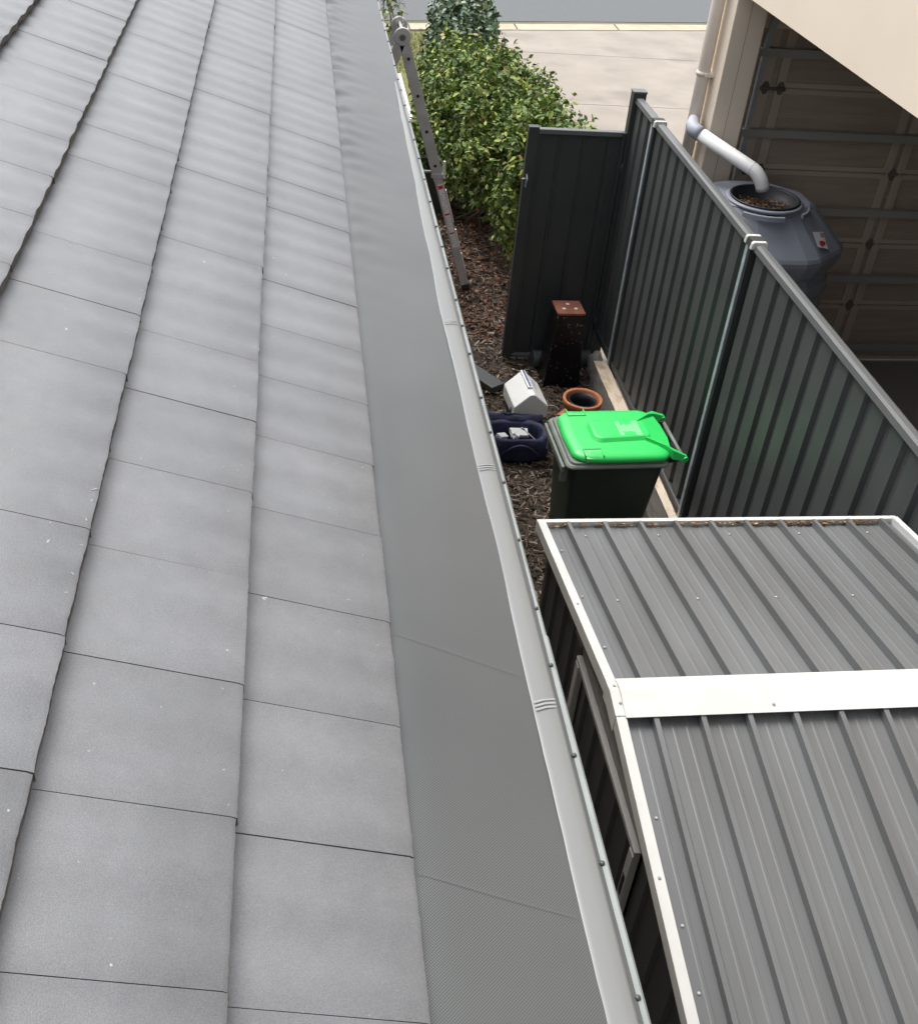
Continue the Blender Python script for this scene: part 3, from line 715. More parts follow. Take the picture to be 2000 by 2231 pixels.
# ------------------------------------------------------------------ wheelie bin
BL = (2.035, 5.79, 0.0)
bn = empty('wheelie_bin', 'dark green wheelie bin with a bright lime green lid beside the fence', 'bin', BL, R(2.0))
def rrect(x0, x1, y0, y1, r, n=5):
    p = []
    for cx, cy, a0 in ((x1-r, y1-r, 0), (x0+r, y1-r, 90), (x0+r, y0+r, 180), (x1-r, y0+r, 270)):
        for i in range(n+1):
            a = R(a0 + 90*i/n); p.append((cx+r*math.cos(a), cy+r*math.sin(a)))
    return p
def ring(o2, z): return [Vector((a, b, z)) for a, b in o2]
mb = MB()
mb.loft([ring(rrect(-0.26, 0.22, -0.21, 0.21, 0.04), 0.03), ring(rrect(-0.275, 0.25, -0.225, 0.225, 0.04), 0.35), ring(rrect(-0.315, 0.305, -0.262, 0.262, 0.045), 0.93), ring(rrect(-0.315, 0.31, -0.265, 0.265, 0.045), 0.96)], 0, True, True, True)
body = mb.build('body', M['binbody'], bn)
mb = MB(); mb.loft([ring(rrect(-0.355, 0.325, -0.29, 0.29, 0.05), 0.958), ring(rrect(-0.362, 0.33, -0.298, 0.298, 0.05), 0.964), ring(rrect(-0.362, 0.33, -0.298, 0.298, 0.05), 0.975), ring(rrect(-0.352, 0.325, -0.288, 0.288, 0.05), 0.987)], 0, False, True, True)
mb.loft([ring(rrect(-0.338, 0.32, -0.283, 0.283, 0.05), 0.9875), ring(rrect(-0.334, 0.32, -0.279, 0.279, 0.05), 1.003)], 0, False, False, True)
mb.build('rim', M['binrim'], body, bevel=0.003)
# front lift bar ridge (on the -x side)
mb = MB(); mb.box(-0.385, -0.365, -0.26, 0.26, 0.92, 0.965); mb.box(-0.366, -0.32, -0.2, -0.17, 0.80, 0.925); mb.box(-0.366, -0.32, 0.17, 0.2, 0.80, 0.925)
mb.build('lift_ridge', M['binrim'], body, bevel=0.006)
# rear handle and wheels (towards the fence)
mb = MB(); mb.tube([(0.437, -0.245, 0.985), (0.437, 0.255, 0.985)], 0.013, 10)
mb.build('handle_bar', M['binrim'], body)
for y in (-0.22, 0.195):
    mb = MB(); mb.add([Vector(p) for p in ((0.3, y, 0.93), (0.3, y+0.03, 0.93), (0.3, y+0.03, 0.985), (0.3, y, 0.985), (0.442, y, 0.965), (0.442, y+0.03, 0.965), (0.442, y+0.03, 1.0), (0.442, y, 1.0))], [(0,1,2,3),(4,7,6,5),(0,4,5,1),(3,2,6,7),(0,3,7,4),(1,5,6,2)])
    mb.build('handle_bracket', M['binbody'], body, bevel=0.004)
for y in (-0.29, 0.245):
    mb = MB(); rr = [[Vector((0.25+r*math.cos(2*math.pi*k/24), yy, 0.1+r*math.sin(2*math.pi*k/24))) for k in range(24)] for yy, r in ((y, 0.07), (y+0.005, 0.1), (y+0.04, 0.1), (y+0.045, 0.07))]
    mb.loft(rr, 0, False, True, True); mb.build('wheel', M['rubber'], bn)
mb = MB(); mb.tube([(0.25, -0.25, 0.1), (0.25, 0.25, 0.1)], 0.012, 8); mb.build('axle', M['galv'], bn)
# lid
def lid_outline(s, dz=0):
    # rounded front corners (-x), slightly waisted towards hinge
    p = []
    xf, xb, yh = -0.312, 0.335, 0.284
    n = 8; r = 0.13
    for i in range(n+1):
        a = R(90 + 90*i/n); p.append((xf+r+r*math.cos(a)*1.0, yh-r*0.72+r*0.72*math.sin(a)))
    for i in range(1, 4): p.append((xf - 0.012*(1-abs(i-2)/2), (yh-r*0.72)*(1-2*i/4)))
    for i in range(n+1):
        a = R(180 + 90*i/n); p.append((xf+r+r*math.cos(a), -yh+r*0.72+r*0.72*math.sin(a)))
    p += [(0.0, -yh-0.004), (0.2, -yh-0.002)]
    for i in range(5):
        a = R(-90 + 62*i/4); p.append((xb-0.08+0.08*math.cos(a), -yh+0.09+0.09*math.sin(a)))
    p += [(xb+0.02, -0.08), (xb+0.024, 0.0), (xb+0.02, 0.08)]
    for i in range(5):
        a = R(28 + 62*i/4); p.append((xb-0.08+0.08*math.cos(a), yh-0.09+0.09*math.sin(a)))
    p += [(0.2, yh+0.002), (0.0, yh+0.004)]
    return [(0.01 + (a-0.01)*s, b*s) for a, b in p]
mb = MB()
rings = [ring(lid_outline(1.0), 1.004), ring(lid_outline(1.015), 1.008), ring(lid_outline(1.015), 1.022), ring(lid_outline(0.985), 1.037), ring(lid_outline(0.93), 1.046), ring(lid_outline(0.80), 1.054)]
mb.loft(rings, 0, True, False, True)
lid = mb.build('lid', M['lid'], bn)
# raised centre panel, tapering into the hinge end
mb = MB()
def panel(s, x0=-0.155, x1=0.245, h0=0.125, h1=0.105, r=0.06):
    x0, x1, h0, h1, r = x0+s, x1-s*0.4, h0-s, h1-s, max(0.02, r-s*0.5)
    p = []
    for cx, cy, a0 in ((x1-r*0.4, h1-r*0.4, 0), (x0+r, h0-r, 90), (x0+r, -h0+r, 180), (x1-r*0.4, -h1+r*0.4, 270)):
        rr = r*0.4 if a0 in (0, 270) else r
        for i in range(6):
            a = R(a0+90*i/5); p.append((cx+rr*math.cos(a), cy+rr*math.sin(a)))
    return p
mb.loft([ring(panel(-0.006), 1.050), ring(panel(0.0), 1.056), ring(panel(0.018), 1.074), ring(panel(0.03), 1.078)], 0, False, False, True)
mb.build('raised_panel', M['lid'], lid, bevel=0.003)
# raised ridges running from panel corners to hinge arms, and the arms themselves
for sg in (-1, 1):
    mb = MB()
    a = [(0.20, sg*0.10), (0.30, sg*0.185), (0.35, sg*0.224), (0.44, sg*0.242)]
    hh = [1.078, 1.075, 1.058, 1.022]; wd = [0.01, 0.02, 0.034, 0.022]; zb = [1.045, 1.03, 1.0, 0.985]
    rg = []
    for (x, y), h, w_, b_ in zip(a, hh, wd, zb): rg.append([Vector((x, y-w_, b_)), Vector((x, y+w_, b_)), Vector((x, y+w_*0.5, h)), Vector((x, y-w_*0.5, h))])
    mb.loft(rg, 0, False, True, True)
    mb.tube([(0.437, sg*0.242-0.025, 1.0), (0.437, sg*0.242+0.025, 1.0)], 0.018, 10)
    mb.build('hinge_arm', M['lid'], lid, bevel=0.002)
    # flared skirt between ridge and lid edge
mb = MB(); mb.add([Vector(p) for p in ((0.20, -0.10, 1.073), (0.20, 0.10, 1.073), (0.345, 0.19, 1.047), (0.362, 0.08, 1.044), (0.364, -0.08, 1.044), (0.345, -0.19, 1.047))], [(0, 1, 2, 3, 4, 5)], 0)
mb.build('hinge_fan', M['lid'], lid, fix=False)
for sg in (-1, 1):
    mb = MB(); yo = sg*0.238; x0 = -0.24
    mb.add([Vector(p) for p in ((x0, yo-sg*0.03, 1.0555), (x0+0.11, yo-sg*0.03, 1.0555), (x0+0.11, yo+sg*0.043, 1.034), (x0, yo+sg*0.043, 1.034), (x0, yo+sg*0.045, 1.012), (x0+0.11, yo+sg*0.045, 1.012))], [(0, 1, 2, 3), (3, 2, 5, 4)])
    o = mb.build('grip_tab', M['lid_tab'], lid, fix=False); s = o.modifiers.new('t', 'SOLIDIFY'); s.thickness = 0.004; s.offset = 0
    mb = MB(); z = 1.052
    mb.box(x0-0.008, x0-0.001, min(yo-sg*0.035, yo+sg*0.04), max(yo-sg*0.035, yo+sg*0.04), 1.03, 1.059); mb.box(x0+0.111, x0+0.118, min(yo-sg*0.035, yo+sg*0.04), max(yo-sg*0.035, yo+sg*0.04), 1.03, 1.059)
    mb.box(x0-0.008, x0+0.118, min(yo-sg*0.035, yo-sg*0.041), max(yo-sg*0.035, yo-sg*0.041), 1.04, 1.060)
    mb.build('grip_frame', M['lid'], lid, bevel=0.002)
# worn print: rows of faded strokes
mb = MB()
for i, (x, h) in enumerate([(0.04, 0.085), (0.055, 0.085), (0.072, 0.045), (0.087, 0.05), (0.102, 0.04), (0.117, 0.045), (0.132, 0.05), (0.15, 0.085), (0.165, 0.09), (0.178, 0.09)]):
    y = -h + 0.01
    while y < h:
        l = random.uniform(0.015, 0.04); mb.add([(x, y, 1.0785), (x+0.007, y, 1.0785), (x+0.007, min(y+l, h), 1.0785), (x, min(y+l, h), 1.0785)], [(0, 1, 2, 3)]); y += l + 0.006
mb.build('worn_print', M['faded'], lid, fix=False)

# ------------------------------------------------------------------ black pedestal
pd = empty('pedestal', 'glossy black tapered pedestal with a red brick coloured top, in front of the gate', 'pedestal', (2.30, 8.24, 0), R(1))
mb = MB(); n0, n1 = 0.165, 0.115
mb.frustum([(-n0, -0.14), (n0, -0.14), (n0, 0.14), (-n0, 0.14)], [(-n1, -0.115), (n1, -0.115), (n1, 0.115), (-n1, 0.115)], 0.0, 0.70)
mb.build('body', M['pillar'], pd, bevel=0.006)
mb = MB(); mb.box(-0.122, 0.122, -0.122, 0.122, 0.701, 0.722); tp = mb.build('top', M['pillar_top'], pd, bevel=0.004)
for x, y in ((0.0, 0.055), (-0.05, -0.03), (0.055, -0.03)):
    mb = MB(); mb.lathe([(0.017, 0.7225), (0.014, 0.7245)], (x, y), 14, cap1=True)
    mb.build('plug', M['cool_white'], tp)
# dark pipe lying behind it
mb = MB()
r_, n_ = 0.07, 24
def hollow(p0, p1, r, t):
    d = (Vector(p1)-Vector(p0)); mb_ = MB(); mb_.tube([p0, p1], r, n_, caps=False); mb_.tube([p0, p1], r-t, n_, caps=False)
    return mb_
mb = MB(); mb.tube([(-0.27, 0, 0.085), (-0.265, 0, 0.085), (-0.265, 0, 0.085), (0.24, 0, 0.085), (0.27, 0, 0.085)], [0.055, 0.084, 0.084, 0.078, 0.078], 24, smooth=False); 
o = mb.build('drain_pipe', M['greyplank']); o.location = (2.36, 8.47, 0); o.rotation_euler = (0, 0, R(3))
tag(o, 'short fat dark grey pipe lying on the ground behind the black pedestal', 'pipe')

# ------------------------------------------------------------------ terracotta pot with nursery pot
mb = MB()
prof = [(0.10, 0.0), (0.125, 0.18), (0.13, 0.235), (0.158, 0.238), (0.166, 0.295), (0.162, 0.302), (0.146, 0.302), (0.138, 0.29), (0.128, 0.20), (0.09, 0.02)]
mb.lathe(prof, (0, 0), 40, cap0=True, cap1=True)
pot = mb.build('terracotta_pot', M['terracotta']); pot.location = (2.315, 7.44, 0); tag(pot, 'orange terracotta pot standing on the mulch behind the green lidded bin', 'plant pot')
# side lug of the pot
mb = MB(); mb.add([Vector(p) for p in ((-0.12, -0.05, 0.17), (-0.12, 0.06, 0.17), (-0.2, 0.0, 0.14), (-0.12, -0.05, 0.1), (-0.12, 0.06, 0.1), (-0.19, 0.0, 0.11))], [(0, 1, 2), (3, 5, 4), (0, 2, 5, 3), (1, 4, 5, 2), (0, 3, 4, 1)])
mb.build('spout', M['terracotta'], pot, bevel=0.004)
mb = MB(); mb.lathe([(0.085, 0.03), (0.112, 0.275), (0.117, 0.277), (0.117, 0.285), (0.108, 0.287), (0.1, 0.22), (0.09, 0.10)], (0, 0), 36, cap0=True)
mb.lathe([(0.094, 0.13), (0.0005, 0.135)], (0, 0), 36, 1)
np_ = mb.build('nursery_pot', [M['pot_black'], M['soil']]); np_.location = (2.315, 7.44, 0.0); tag(np_, 'round black plastic pot sitting inside the terracotta pot', 'plant pot')
mb = MB(); mb.add([Vector(p) for p in ((-0.03, -0.03, 0), (0.035, -0.035, 0), (0.03, 0.03, 0), (-0.02, 0.04, 0), (-0.025, -0.02, 0.05), (0.03, -0.028, 0.045), (0.025, 0.025, 0.05), (-0.02, 0.03, 0.045))], [(0,1,2,3),(4,5,6,7),(0,1,5,4),(1,2,6,5),(2,3,7,6),(3,0,4,7)])
o = mb.build('terracotta_shard', M['terracotta'], bevel=0.006); o.location = (2.01, 7.14, 0.01); tag(o, 'small broken terracotta piece lying between the blue bag and the bin', 'pot shard')

# ------------------------------------------------------------------ cooler
CL = (1.868, 7.575, 0.0)
cl = empty('cooler', 'white peaked cool box with a blue stripe on its ridge beside the blue bag', 'cool box', CL, R(4))
mb = MB(); mb.frustum(rrect(-0.115, 0.115, -0.165, 0.165, 0.03), rrect(-0.13, 0.13, -0.18, 0.18, 0.03), 0.015, 0.14)
mb.build('body', M['navy'], cl)
mb = MB(); hw, hl = 0.146, 0.19
gable = lambda s, y: [Vector((-hw*s, y, 0.14)), Vector((hw*s, y, 0.14)), Vector((hw*s, y, 0.245)), Vector((0.02, y, 0.358)), Vector((-0.02, y, 0.358)), Vector((-hw*s, y, 0.245))]
mb.loft([gable(0.97, -hl), gable(1.0, -hl+0.012), gable(1.0, hl-0.012), gable(0.97, hl)], 0, False, True, True)
ld = mb.build('lid', M['cool_white'], cl, bevel=0.008, seg=3)
mb = MB(); mb.box(-0.022, 0.018, -hl*0.5, hl*0.98, 0.3585, 0.378); hb = mb.build('handle', M['cool_white'], ld, bevel=0.006)
mb = MB(); mb.box(-0.006, 0.008, -hl*0.45, hl*0.94, 0.3785, 0.3795); mb.build('stripe', M['bluetext'], hb, fix=False)
mb = MB()   # small blue lettering strokes on the right lid face
dv = Vector((hw-0.02, 0, -0.113)).normalized(); nv = Vector((0.113, 0, hw-0.02)).normalized()
p0 = Vector((hw*0.6, 0, 0.358-0.113*(hw*0.6-0.02)/(hw-0.02))) + nv*0.0025
for i in range(9):
    y = 0.10 - i*0.017; h = random.choice((0.01, 0.014, 0.016))
    a = p0 + Vector((0, y, 0)) - dv*0.035
    mb.add([a, a+Vector((0, -0.009, 0)), a+Vector((0, -0.009, 0))+dv*h, a+dv*h], [(0, 1, 2, 3)])
mb.build('faint_mark', M['bluetext'], ld, fix=False)
for sg in (-1, 1):
    mb = MB(); mb.box(sg*0.148-0.006, sg*0.148+0.006, -0.12, -0.10, 0.12, 0.2); mb.build('pivot', M['navy'], cl, bevel=0.003)

# ------------------------------------------------------------------ open tool bag
BGL = (1.70, 7.07, 0.0)
bag = empty('tool_bag', 'open dark navy canvas tool bag lying between the gutter and the bin', 'bag', BGL, R(-4))
def bag_ring(a, b, z, s, wob): 
    p = []
    for k in range(40):
        t = 2*math.pi*k/40; c, s_ = math.cos(t), math.sin(t)
        x = a*math.copysign(abs(c)**0.6, c); y = b*math.copysign(abs(s_)**0.6, s_)
        w_ = 1 + wob*nz(c*2.2+s, s_*2.2, z*9)
        p.append(Vector((x*w_, y*w_, z + 0.05*wob*nz(c*3, s_*3, s+2))))
    return p
mb = MB()
rg = [bag_ring(0.24, 0.14, 0.0, 1, 0.10), bag_ring(0.27, 0.17, 0.06, 1, 0.16), bag_ring(0.262, 0.165, 0.15, 1, 0.2), bag_ring(0.25, 0.155, 0.215, 1, 0.2), bag_ring(0.232, 0.138, 0.235, 1, 0.2), bag_ring(0.205, 0.112, 0.215, 1, 0.16), bag_ring(0.20, 0.11, 0.10, 1, 0.12), bag_ring(0.17, 0.09, 0.05, 1, 0.1)]
mb.loft(rg, 0, True, True, True)
mb.build('body', M['bag'], bag)
mb = MB()   # opened flap leaning back
fl = []
for j in range(6):
    t = j/5; row = []
    for i in range(12):
        u = i/11; row.append(Vector((-0.24+0.47*u+0.01*nz(u*5, t*4), 0.13+0.075*t+0.02*nz(u*4, t*3, 1), 0.215+0.055*math.sin(t*2.4)+0.018*nz(u*5, t*4, 6))))
    fl.append(row)
mb.loft(fl, 0, True, closed=False); o = mb.build('flap', M['bag'], bag, fix=False); s = o.modifiers.new('t', 'SOLIDIFY'); s.thickness = 0.012
mb = MB(); pts = [Vector((-0.12+0.3*t, -0.165-0.02*math.sin(math.pi*t), 0.10+0.1*math.sin(math.pi*t))) for t in [i/14 for i in range(15)]]
mb.tube(pts, 0.011, 8); mb.build('carry_strap', M['bag'], bag)
def inbag(name, label, cat, size, loc, rot, mt, taper=0.8, group=None):
    mb = MB(); a, b, c = size
    mb.frustum([(-a, -b), (a, -b), (a, b), (-a, b)], [(-a*taper, -b*taper), (a*taper, -b), (a, b*taper), (-a, b)], -c, c)
    o = mb.build(name, mt, bevel=0.004); o.location = loc; o.rotation_euler = rot; tag(o, label, cat, group); return o
inbag('plastic_case', 'flat grey plastic case inside the blue tool bag', 'case', (0.075, 0.045, 0.015), (1.735, 7.09, 0.19), (0.25, 0.05, 0.1), M['toolwhite'])
inbag('white_triangle', 'small folded white card standing at the front of the blue tool bag', 'card', (0.028, 0.02, 0.02), (1.70, 7.02, 0.205), (0.5, 0.2, 0.3), M['cool_white'], 0.3)
inbag('paint_tube', 'pale grey sealant cartridge end poking from the bag beside the gutter edge', 'cartridge', (0.05, 0.03, 0.02), (1.585, 7.02, 0.20), (0.2, 0.3, 0.7), M['toolwhite'])
mb = MB(); mb.tube([(1.752, 7.03, 0.262), (1.90, 6.99, 0.14), (2.047, 6.96, 0.012)], 0.005, 8)
mb.tube([(1.735, 7.035, 0.273), (1.757, 7.03, 0.257)], 0.008, 8)
tag(mb.build('metal_rod', M['alu']), 'thin straight metal rod resting from the bag down to the mulch', 'rod')
# dark plank by the cooler
mb = MB(); mb.box(-0.42, 0.34, -0.075, 0.075, 0.0, 0.06); o = mb.build('steel_channel', M['greyplank'], bevel=0.006); o.location = (1.53, 8.27, 0.03); o.rotation_euler = (0, 0, R(-57))
tag(o, 'charcoal flat steel length lying on the mulch behind the cool box', 'steel section')

# ------------------------------------------------------------------ ladder (A-frame set up)
LDL = (1.7, 9.95, 0)
ladder = empty('folding_ladder', 'aluminium folding ladder standing between the gutter and the shrubs', 'ladder', LDL)
apx = Vector((0.925, 0, 2.42)); ftR = Vector((1.69, 0, 0.02)); ftL = Vector((0.12, 0, 0.02))
def stile(y, a, b, w, t, mt, name='stile', parent=ladder, holes=()):
    """flat bar in the x-z plane from a to b, width w, thickness t in y"""
    d = (b - a).normalized(); n = Vector((-d.z, 0, d.x)); mb = MB()
    vs = []
    for yy in (y, y+t):
        for p, s_ in ((a, 1), (a, -1), (b, -1), (b, 1)): vs.append(p + n*w/2*s_ + Vector((0, yy, 0)))
    mb.add(vs, [(0, 1, 2, 3), (7, 6, 5, 4), (0, 4, 5, 1), (1, 5, 6, 2), (2, 6, 7, 3), (3, 7, 4, 0)])
    return L(mb.build(name, mt, parent, bevel=0.003), LDL)
d = (ftR - apx).normalized(); dl = (ftL-apx).normalized()
Y0, Y1 = 9.95, 10.33
for yy in (Y0, Y1):
    up = stile(yy, apx + d*0.05, apx + d*1.33, 0.096, 0.028, M['alu'])
    lo = stile(yy+0.003, apx + d*1.331, ftR - d*0.07, 0.078, 0.022, M['alu'])
    le = stile(yy, apx + dl*0.05, ftL - dl*0.05, 0.092, 0.028, M['alu'])
    ft = stile(yy-0.005, ftR - d*0.072, ftR, 0.078, 0.034, M['rubber'], 'foot')
    ft = stile(yy-0.005, ftL - dl*0.05, ftL, 0.078, 0.034, M['rubber'], 'foot')
    # rounded hinge
    mb = MB(); rgs = []
    for y2, r2 in ((yy-0.006, 0.070), (yy-0.004, 0.074), (yy+0.034, 0.074), (yy+0.036, 0.070)):
        rgs.append([Vector((apx.x + r2*math.cos(2*math.pi*k/28), y2, apx.z - 0.01 + r2*math.sin(2*math.pi*k/28))) for k in range(28)])
    mb.loft(rgs, 0, False, True, True); hg = L(mb.build('hinge', M['alu'], ladder), LDL)
    mb = MB(); rgs = [[Vector((apx.x + r2*math.cos(2*math.pi*k/20), y2, apx.z - 0.01 + r2*math.sin(2*math.pi*k/20))) for k in range(20)] for y2, r2 in ((yy-0.022, 0.02), (yy-0.02, 0.026), (yy-0.0065, 0.026))]
    mb.loft(rgs, 0, False, True, True); mb.build('hinge_knob', M['alu_dark'], hg)
# release lever rings at the far hinge
mb = MB(); pts = [Vector((apx.x + 0.03*math.cos(a), Y1-0.03, apx.z + 0.02 + 0.055*math.sin(a))) for a in [2*math.pi*i/20 for i in range(21)]]
mb.tube(pts, 0.006, 8); L(mb.build('release_ring', M['alu_light'], ladder), LDL)
mb = MB(); mb.tube([apx + Vector((0, Y0, 0.02)), apx + Vector((0, Y1, 0.02))], 0.014, 10); L(mb.build('hinge_shaft', M['alu_light'], ladder), LDL)
for i in range(7):
    s_ = 0.20 + 0.33*i
    for dd, nm in ((d, 1), (dl, 0)):
        c = apx + dd*s_
        mb = MB(); mb.tube([c + Vector((0, Y0+0.02, 0)), c + Vector((0, Y1+0.01, 0))], 0.017, 10)
        rg = L(mb.build('rung', M['alu_light'], ladder), LDL)
        if nm and s_ < 1.3:
            mb = MB(); mb.tube([c + Vector((0, Y0-0.0015, 0)), c + Vector((0, Y0+0.001, 0))], 0.015, 14)
            mb.build('rung_end', M['black'], rg)
# extension collar and strap at the overlap
mb = MB(); c = apx + d*1.28
mb.box(c.x-0.055, c.x+0.06, Y0-0.008, Y0+0.04, c.z-0.03, c.z+0.015); L(mb.build('lock_collar', M['alu'], ladder, bevel=0.005), LDL)
mb = MB(); mb.box(c.x+0.05, c.x+0.072, Y0+0.005, Y0+0.03, c.z-0.01, c.z+0.13); mb.box(c.x+0.03, c.x+0.075, Y0+0.0, Y0+0.028, c.z-0.035, c.z-0.012); L(mb.build('lock_tab', M['alu_light'], ladder, bevel=0.003), LDL)
# narrow bright inner flange on the lower stile
for s0, s1 in ((1.45, 1.78), (1.86, 2.05), (2.12, 2.30)):
    nrm = Vector((-d.z, 0, d.x)); a = apx + d*s0 + nrm*0.04; b = apx + d*s1 + nrm*0.036
    stile(Y0+0.02, a, b, 0.02, 0.03, M['alu_light'], 'inner_flange')
# warning labels
def lab(s0, s1, w, mt, nm, dy, parent): 
    a = apx + d*s0; b = apx + d*s1; n = Vector((-d.z, 0, d.x)); mb = MB()
    mb.add([a+n*w/2+Vector((0, Y0-dy, 0)), a-n*w/2+Vector((0, Y0-dy, 0)), b-n*w/2+Vector((0, Y0-dy, 0)), b+n*w/2+Vector((0, Y0-dy, 0))], [(0, 1, 2, 3)])
    return mb
stk = L(lab(1.37, 2.03, 0.052, M['sticker'], '', 0.0, None).build('warning_label', M['sticker'], ladder, fix=False), LDL)
mb = MB()
for s0, s1, w_ in ((1.385, 1.42, 0.045), (1.67, 1.69, 0.046), (1.87, 1.885, 0.046)):
    q = lab(s0, s1, w_, None, '', 0.0012, None); mb.add(q.v, q.f)
mb.build('red_heading', M['red'], stk, fix=False)
mb = MB()
for i in range(26):
    s0 = 1.44 + i*0.0225
    if 1.66 < s0 < 1.70 or 1.86 < s0 < 1.89: continue
    for off, ww in ((-0.012, 0.012), (0.010, 0.01)):
        if random.random() < 0.35: continue
        n = Vector((-d.z, 0, d.x)); a = apx + d*s0 + n*off; b = a + d*0.008
        mb.add([a+n*ww/2+Vector((0, Y0-0.001, 0)), a-n*ww/2+Vector((0, Y0-0.001, 0)), b-n*ww/2+Vector((0, Y0-0.001, 0)), b+n*ww/2+Vector((0, Y0-0.001, 0))], [(0, 1, 2, 3)])
mb.build('fine_print', M['textgrey'], stk, fix=False)

# ------------------------------------------------------------------ dark open planter box behind the ladder
PL = (1.35, 12.15, 0)
pb = empty('planter_box', 'dark grey open box with a pale rim standing behind the ladder', 'planter', PL)
mb = MB(); X0, X1, YA, YB = 1.12, 1.65, 11.93, 12.42
for bx in ((X0, X1, YA, YA+0.02), (X0, X1, YB-0.02, YB), (X0, X0+0.02, YA+0.02, YB-0.02), (X1-0.02, X1, YA+0.02, YB-0.02)): mb.box(*bx, 0.0, 0.5)
L(mb.build('box', M['gate'], pb, fix=False), PL)
mb = MB()
for bx in ((X0-0.01, X1+0.01, YA-0.01, YA+0.03), (X0-0.01, X1+0.01, YB-0.03, YB+0.01), (X0-0.01, X0+0.03, YA+0.031, YB-0.031), (X1-0.03, X1+0.01, YA+0.031, YB-0.031)): mb.box(*bx, 0.5, 0.52)
L(mb.build('rim', M['lip'], pb, fix=False), PL)
mb = MB(); mb.box(X0+0.021, X1-0.021, YA+0.021, YB-0.021, 0.0, 0.3); L(mb.build('soil', M['soil'], pb), PL)

# ------------------------------------------------------------------ neighbour's garage
NL = (3.2, 8.23, 0)
nb = empty('garage_building', 'cream rendered garage with an open side above the fence, panel door seen from inside', 'building', NL)
def NB(mb, name, mt, parent=nb, **k):
    o = mb.build(name, mt, parent, **k)
    if parent is nb: L(o, NL)
    return o
NX, NZ = 3.2, 3.27
mb = MB(); mb.box(NX, NX+0.22, -3.0, 8.62, NZ, 6.4); NB(mb, 'upper_wall', M['render_wall'])
mb = MB(); mb.box(NX, NX+0.25, 8.23, 8.60, 0.0, NZ-0.002)
colm = NB(mb, 'column', M['render_wall'], bevel=0.006)
mb = MB(); mb.box(NX+0.118, NX+0.121, 8.2285, 8.2295, 0.02, NZ-0.01); mb.build('control_joint', M['hinge'], colm, fix=False)
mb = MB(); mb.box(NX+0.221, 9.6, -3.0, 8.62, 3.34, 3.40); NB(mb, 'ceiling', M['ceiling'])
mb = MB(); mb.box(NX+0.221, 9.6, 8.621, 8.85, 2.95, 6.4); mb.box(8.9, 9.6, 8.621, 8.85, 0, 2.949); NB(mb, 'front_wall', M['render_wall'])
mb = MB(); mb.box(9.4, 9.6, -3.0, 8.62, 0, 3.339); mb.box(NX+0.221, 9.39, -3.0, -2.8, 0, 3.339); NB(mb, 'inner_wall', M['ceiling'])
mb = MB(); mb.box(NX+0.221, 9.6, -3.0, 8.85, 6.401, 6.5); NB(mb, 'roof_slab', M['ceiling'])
mb = MB(); mb.box(3.3, 9.39, -2.79, 8.62, 0.0095, 0.016); tag(NB(mb, 'floor_slab', M['ceiling']), None)
# sectional door, inside face
dY = 8.66
joints = [0.02, 0.60, 1.20, 1.835, 2.50, 3.12]
mb = MB()
for a, b in zip(joints[:-1], joints[1:]):
    h = b - a
    mb.box(3.5, 8.88, dY, dY+0.035, a+0.003, b-0.003)
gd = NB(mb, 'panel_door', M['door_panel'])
mb = MB()
for a, b in zip(joints[:-1], joints[1:]):
    mb.box(3.90, 8.88, dY-0.014, dY-0.001, b-0.045, b-0.006); mb.box(3.90, 8.88, dY-0.014, dY-0.001, a+0.006, a+0.045)
    h = b-a
    for f in (0.33, 0.36, 0.66, 0.69):
        mb.box(3.90, 8.88, dY-0.004, dY-0.001, a+h*f, a+h*f+0.004)
mb.build('panel_edge', M['door_stile'], gd, fix=False)
sx = [3.70, 3.83, 4.98, 5.10, 6.3, 6.42, 7.6, 7.72]
for x in sx:
    mb = MB()
    for a, b in zip(joints[:-1], joints[1:]): mb.box(x, x+0.075, dY-0.024, dY-0.015, a+0.012, b-0.012)
    mb.box(x+0.03, x+0.045, dY-0.0255, dY-0.0245, joints[0]+0.013, joints[-1]-0.013)
    mb.build('panel_stile', M['door_stile'], gd, fix=False)
for z in (0.21, 0.90, 1.52, 2.17, 2.8):
    mb = MB(); mb.box(3.62, 8.85, dY-0.085, dY-0.026, z, z+0.012); mb.box(3.62, 8.85, dY-0.085, dY-0.08, z-0.05, z-0.001); mb.box(3.62, 8.85, dY-0.032, dY-0.026, z-0.05, z-0.001)
    mb.build('strut', M['door_strut'], gd, fix=False)
for z in joints[1:-1]:
    for x in (3.74, 3.87, 5.07, 6.4, 7.7):
        mb = MB(); mb.add([Vector(p) for p in ((x-0.034, dY-0.03, z-0.012), (x-0.034, dY-0.03, z+0.012), (x-0.014, dY-0.03, z+0.05), (x+0.014, dY-0.03, z+0.05), (x+0.034, dY-0.03, z+0.012), (x+0.034, dY-0.03, z-0.012), (x+0.014, dY-0.03, z-0.05), (x-0.014, dY-0.03, z-0.05))], [tuple(range(8))])
        o = mb.build('hinge', M['hinge'], gd, fix=False); s = o.modifiers.new('t', 'SOLIDIFY'); s.thickness = 0.006; s.offset = 0
        
    mb = MB(); mb.tube([(3.655, dY-0.05, z), (3.90, dY-0.05, z)], 0.014, 8); mb.build('roller', M['hinge'], gd)
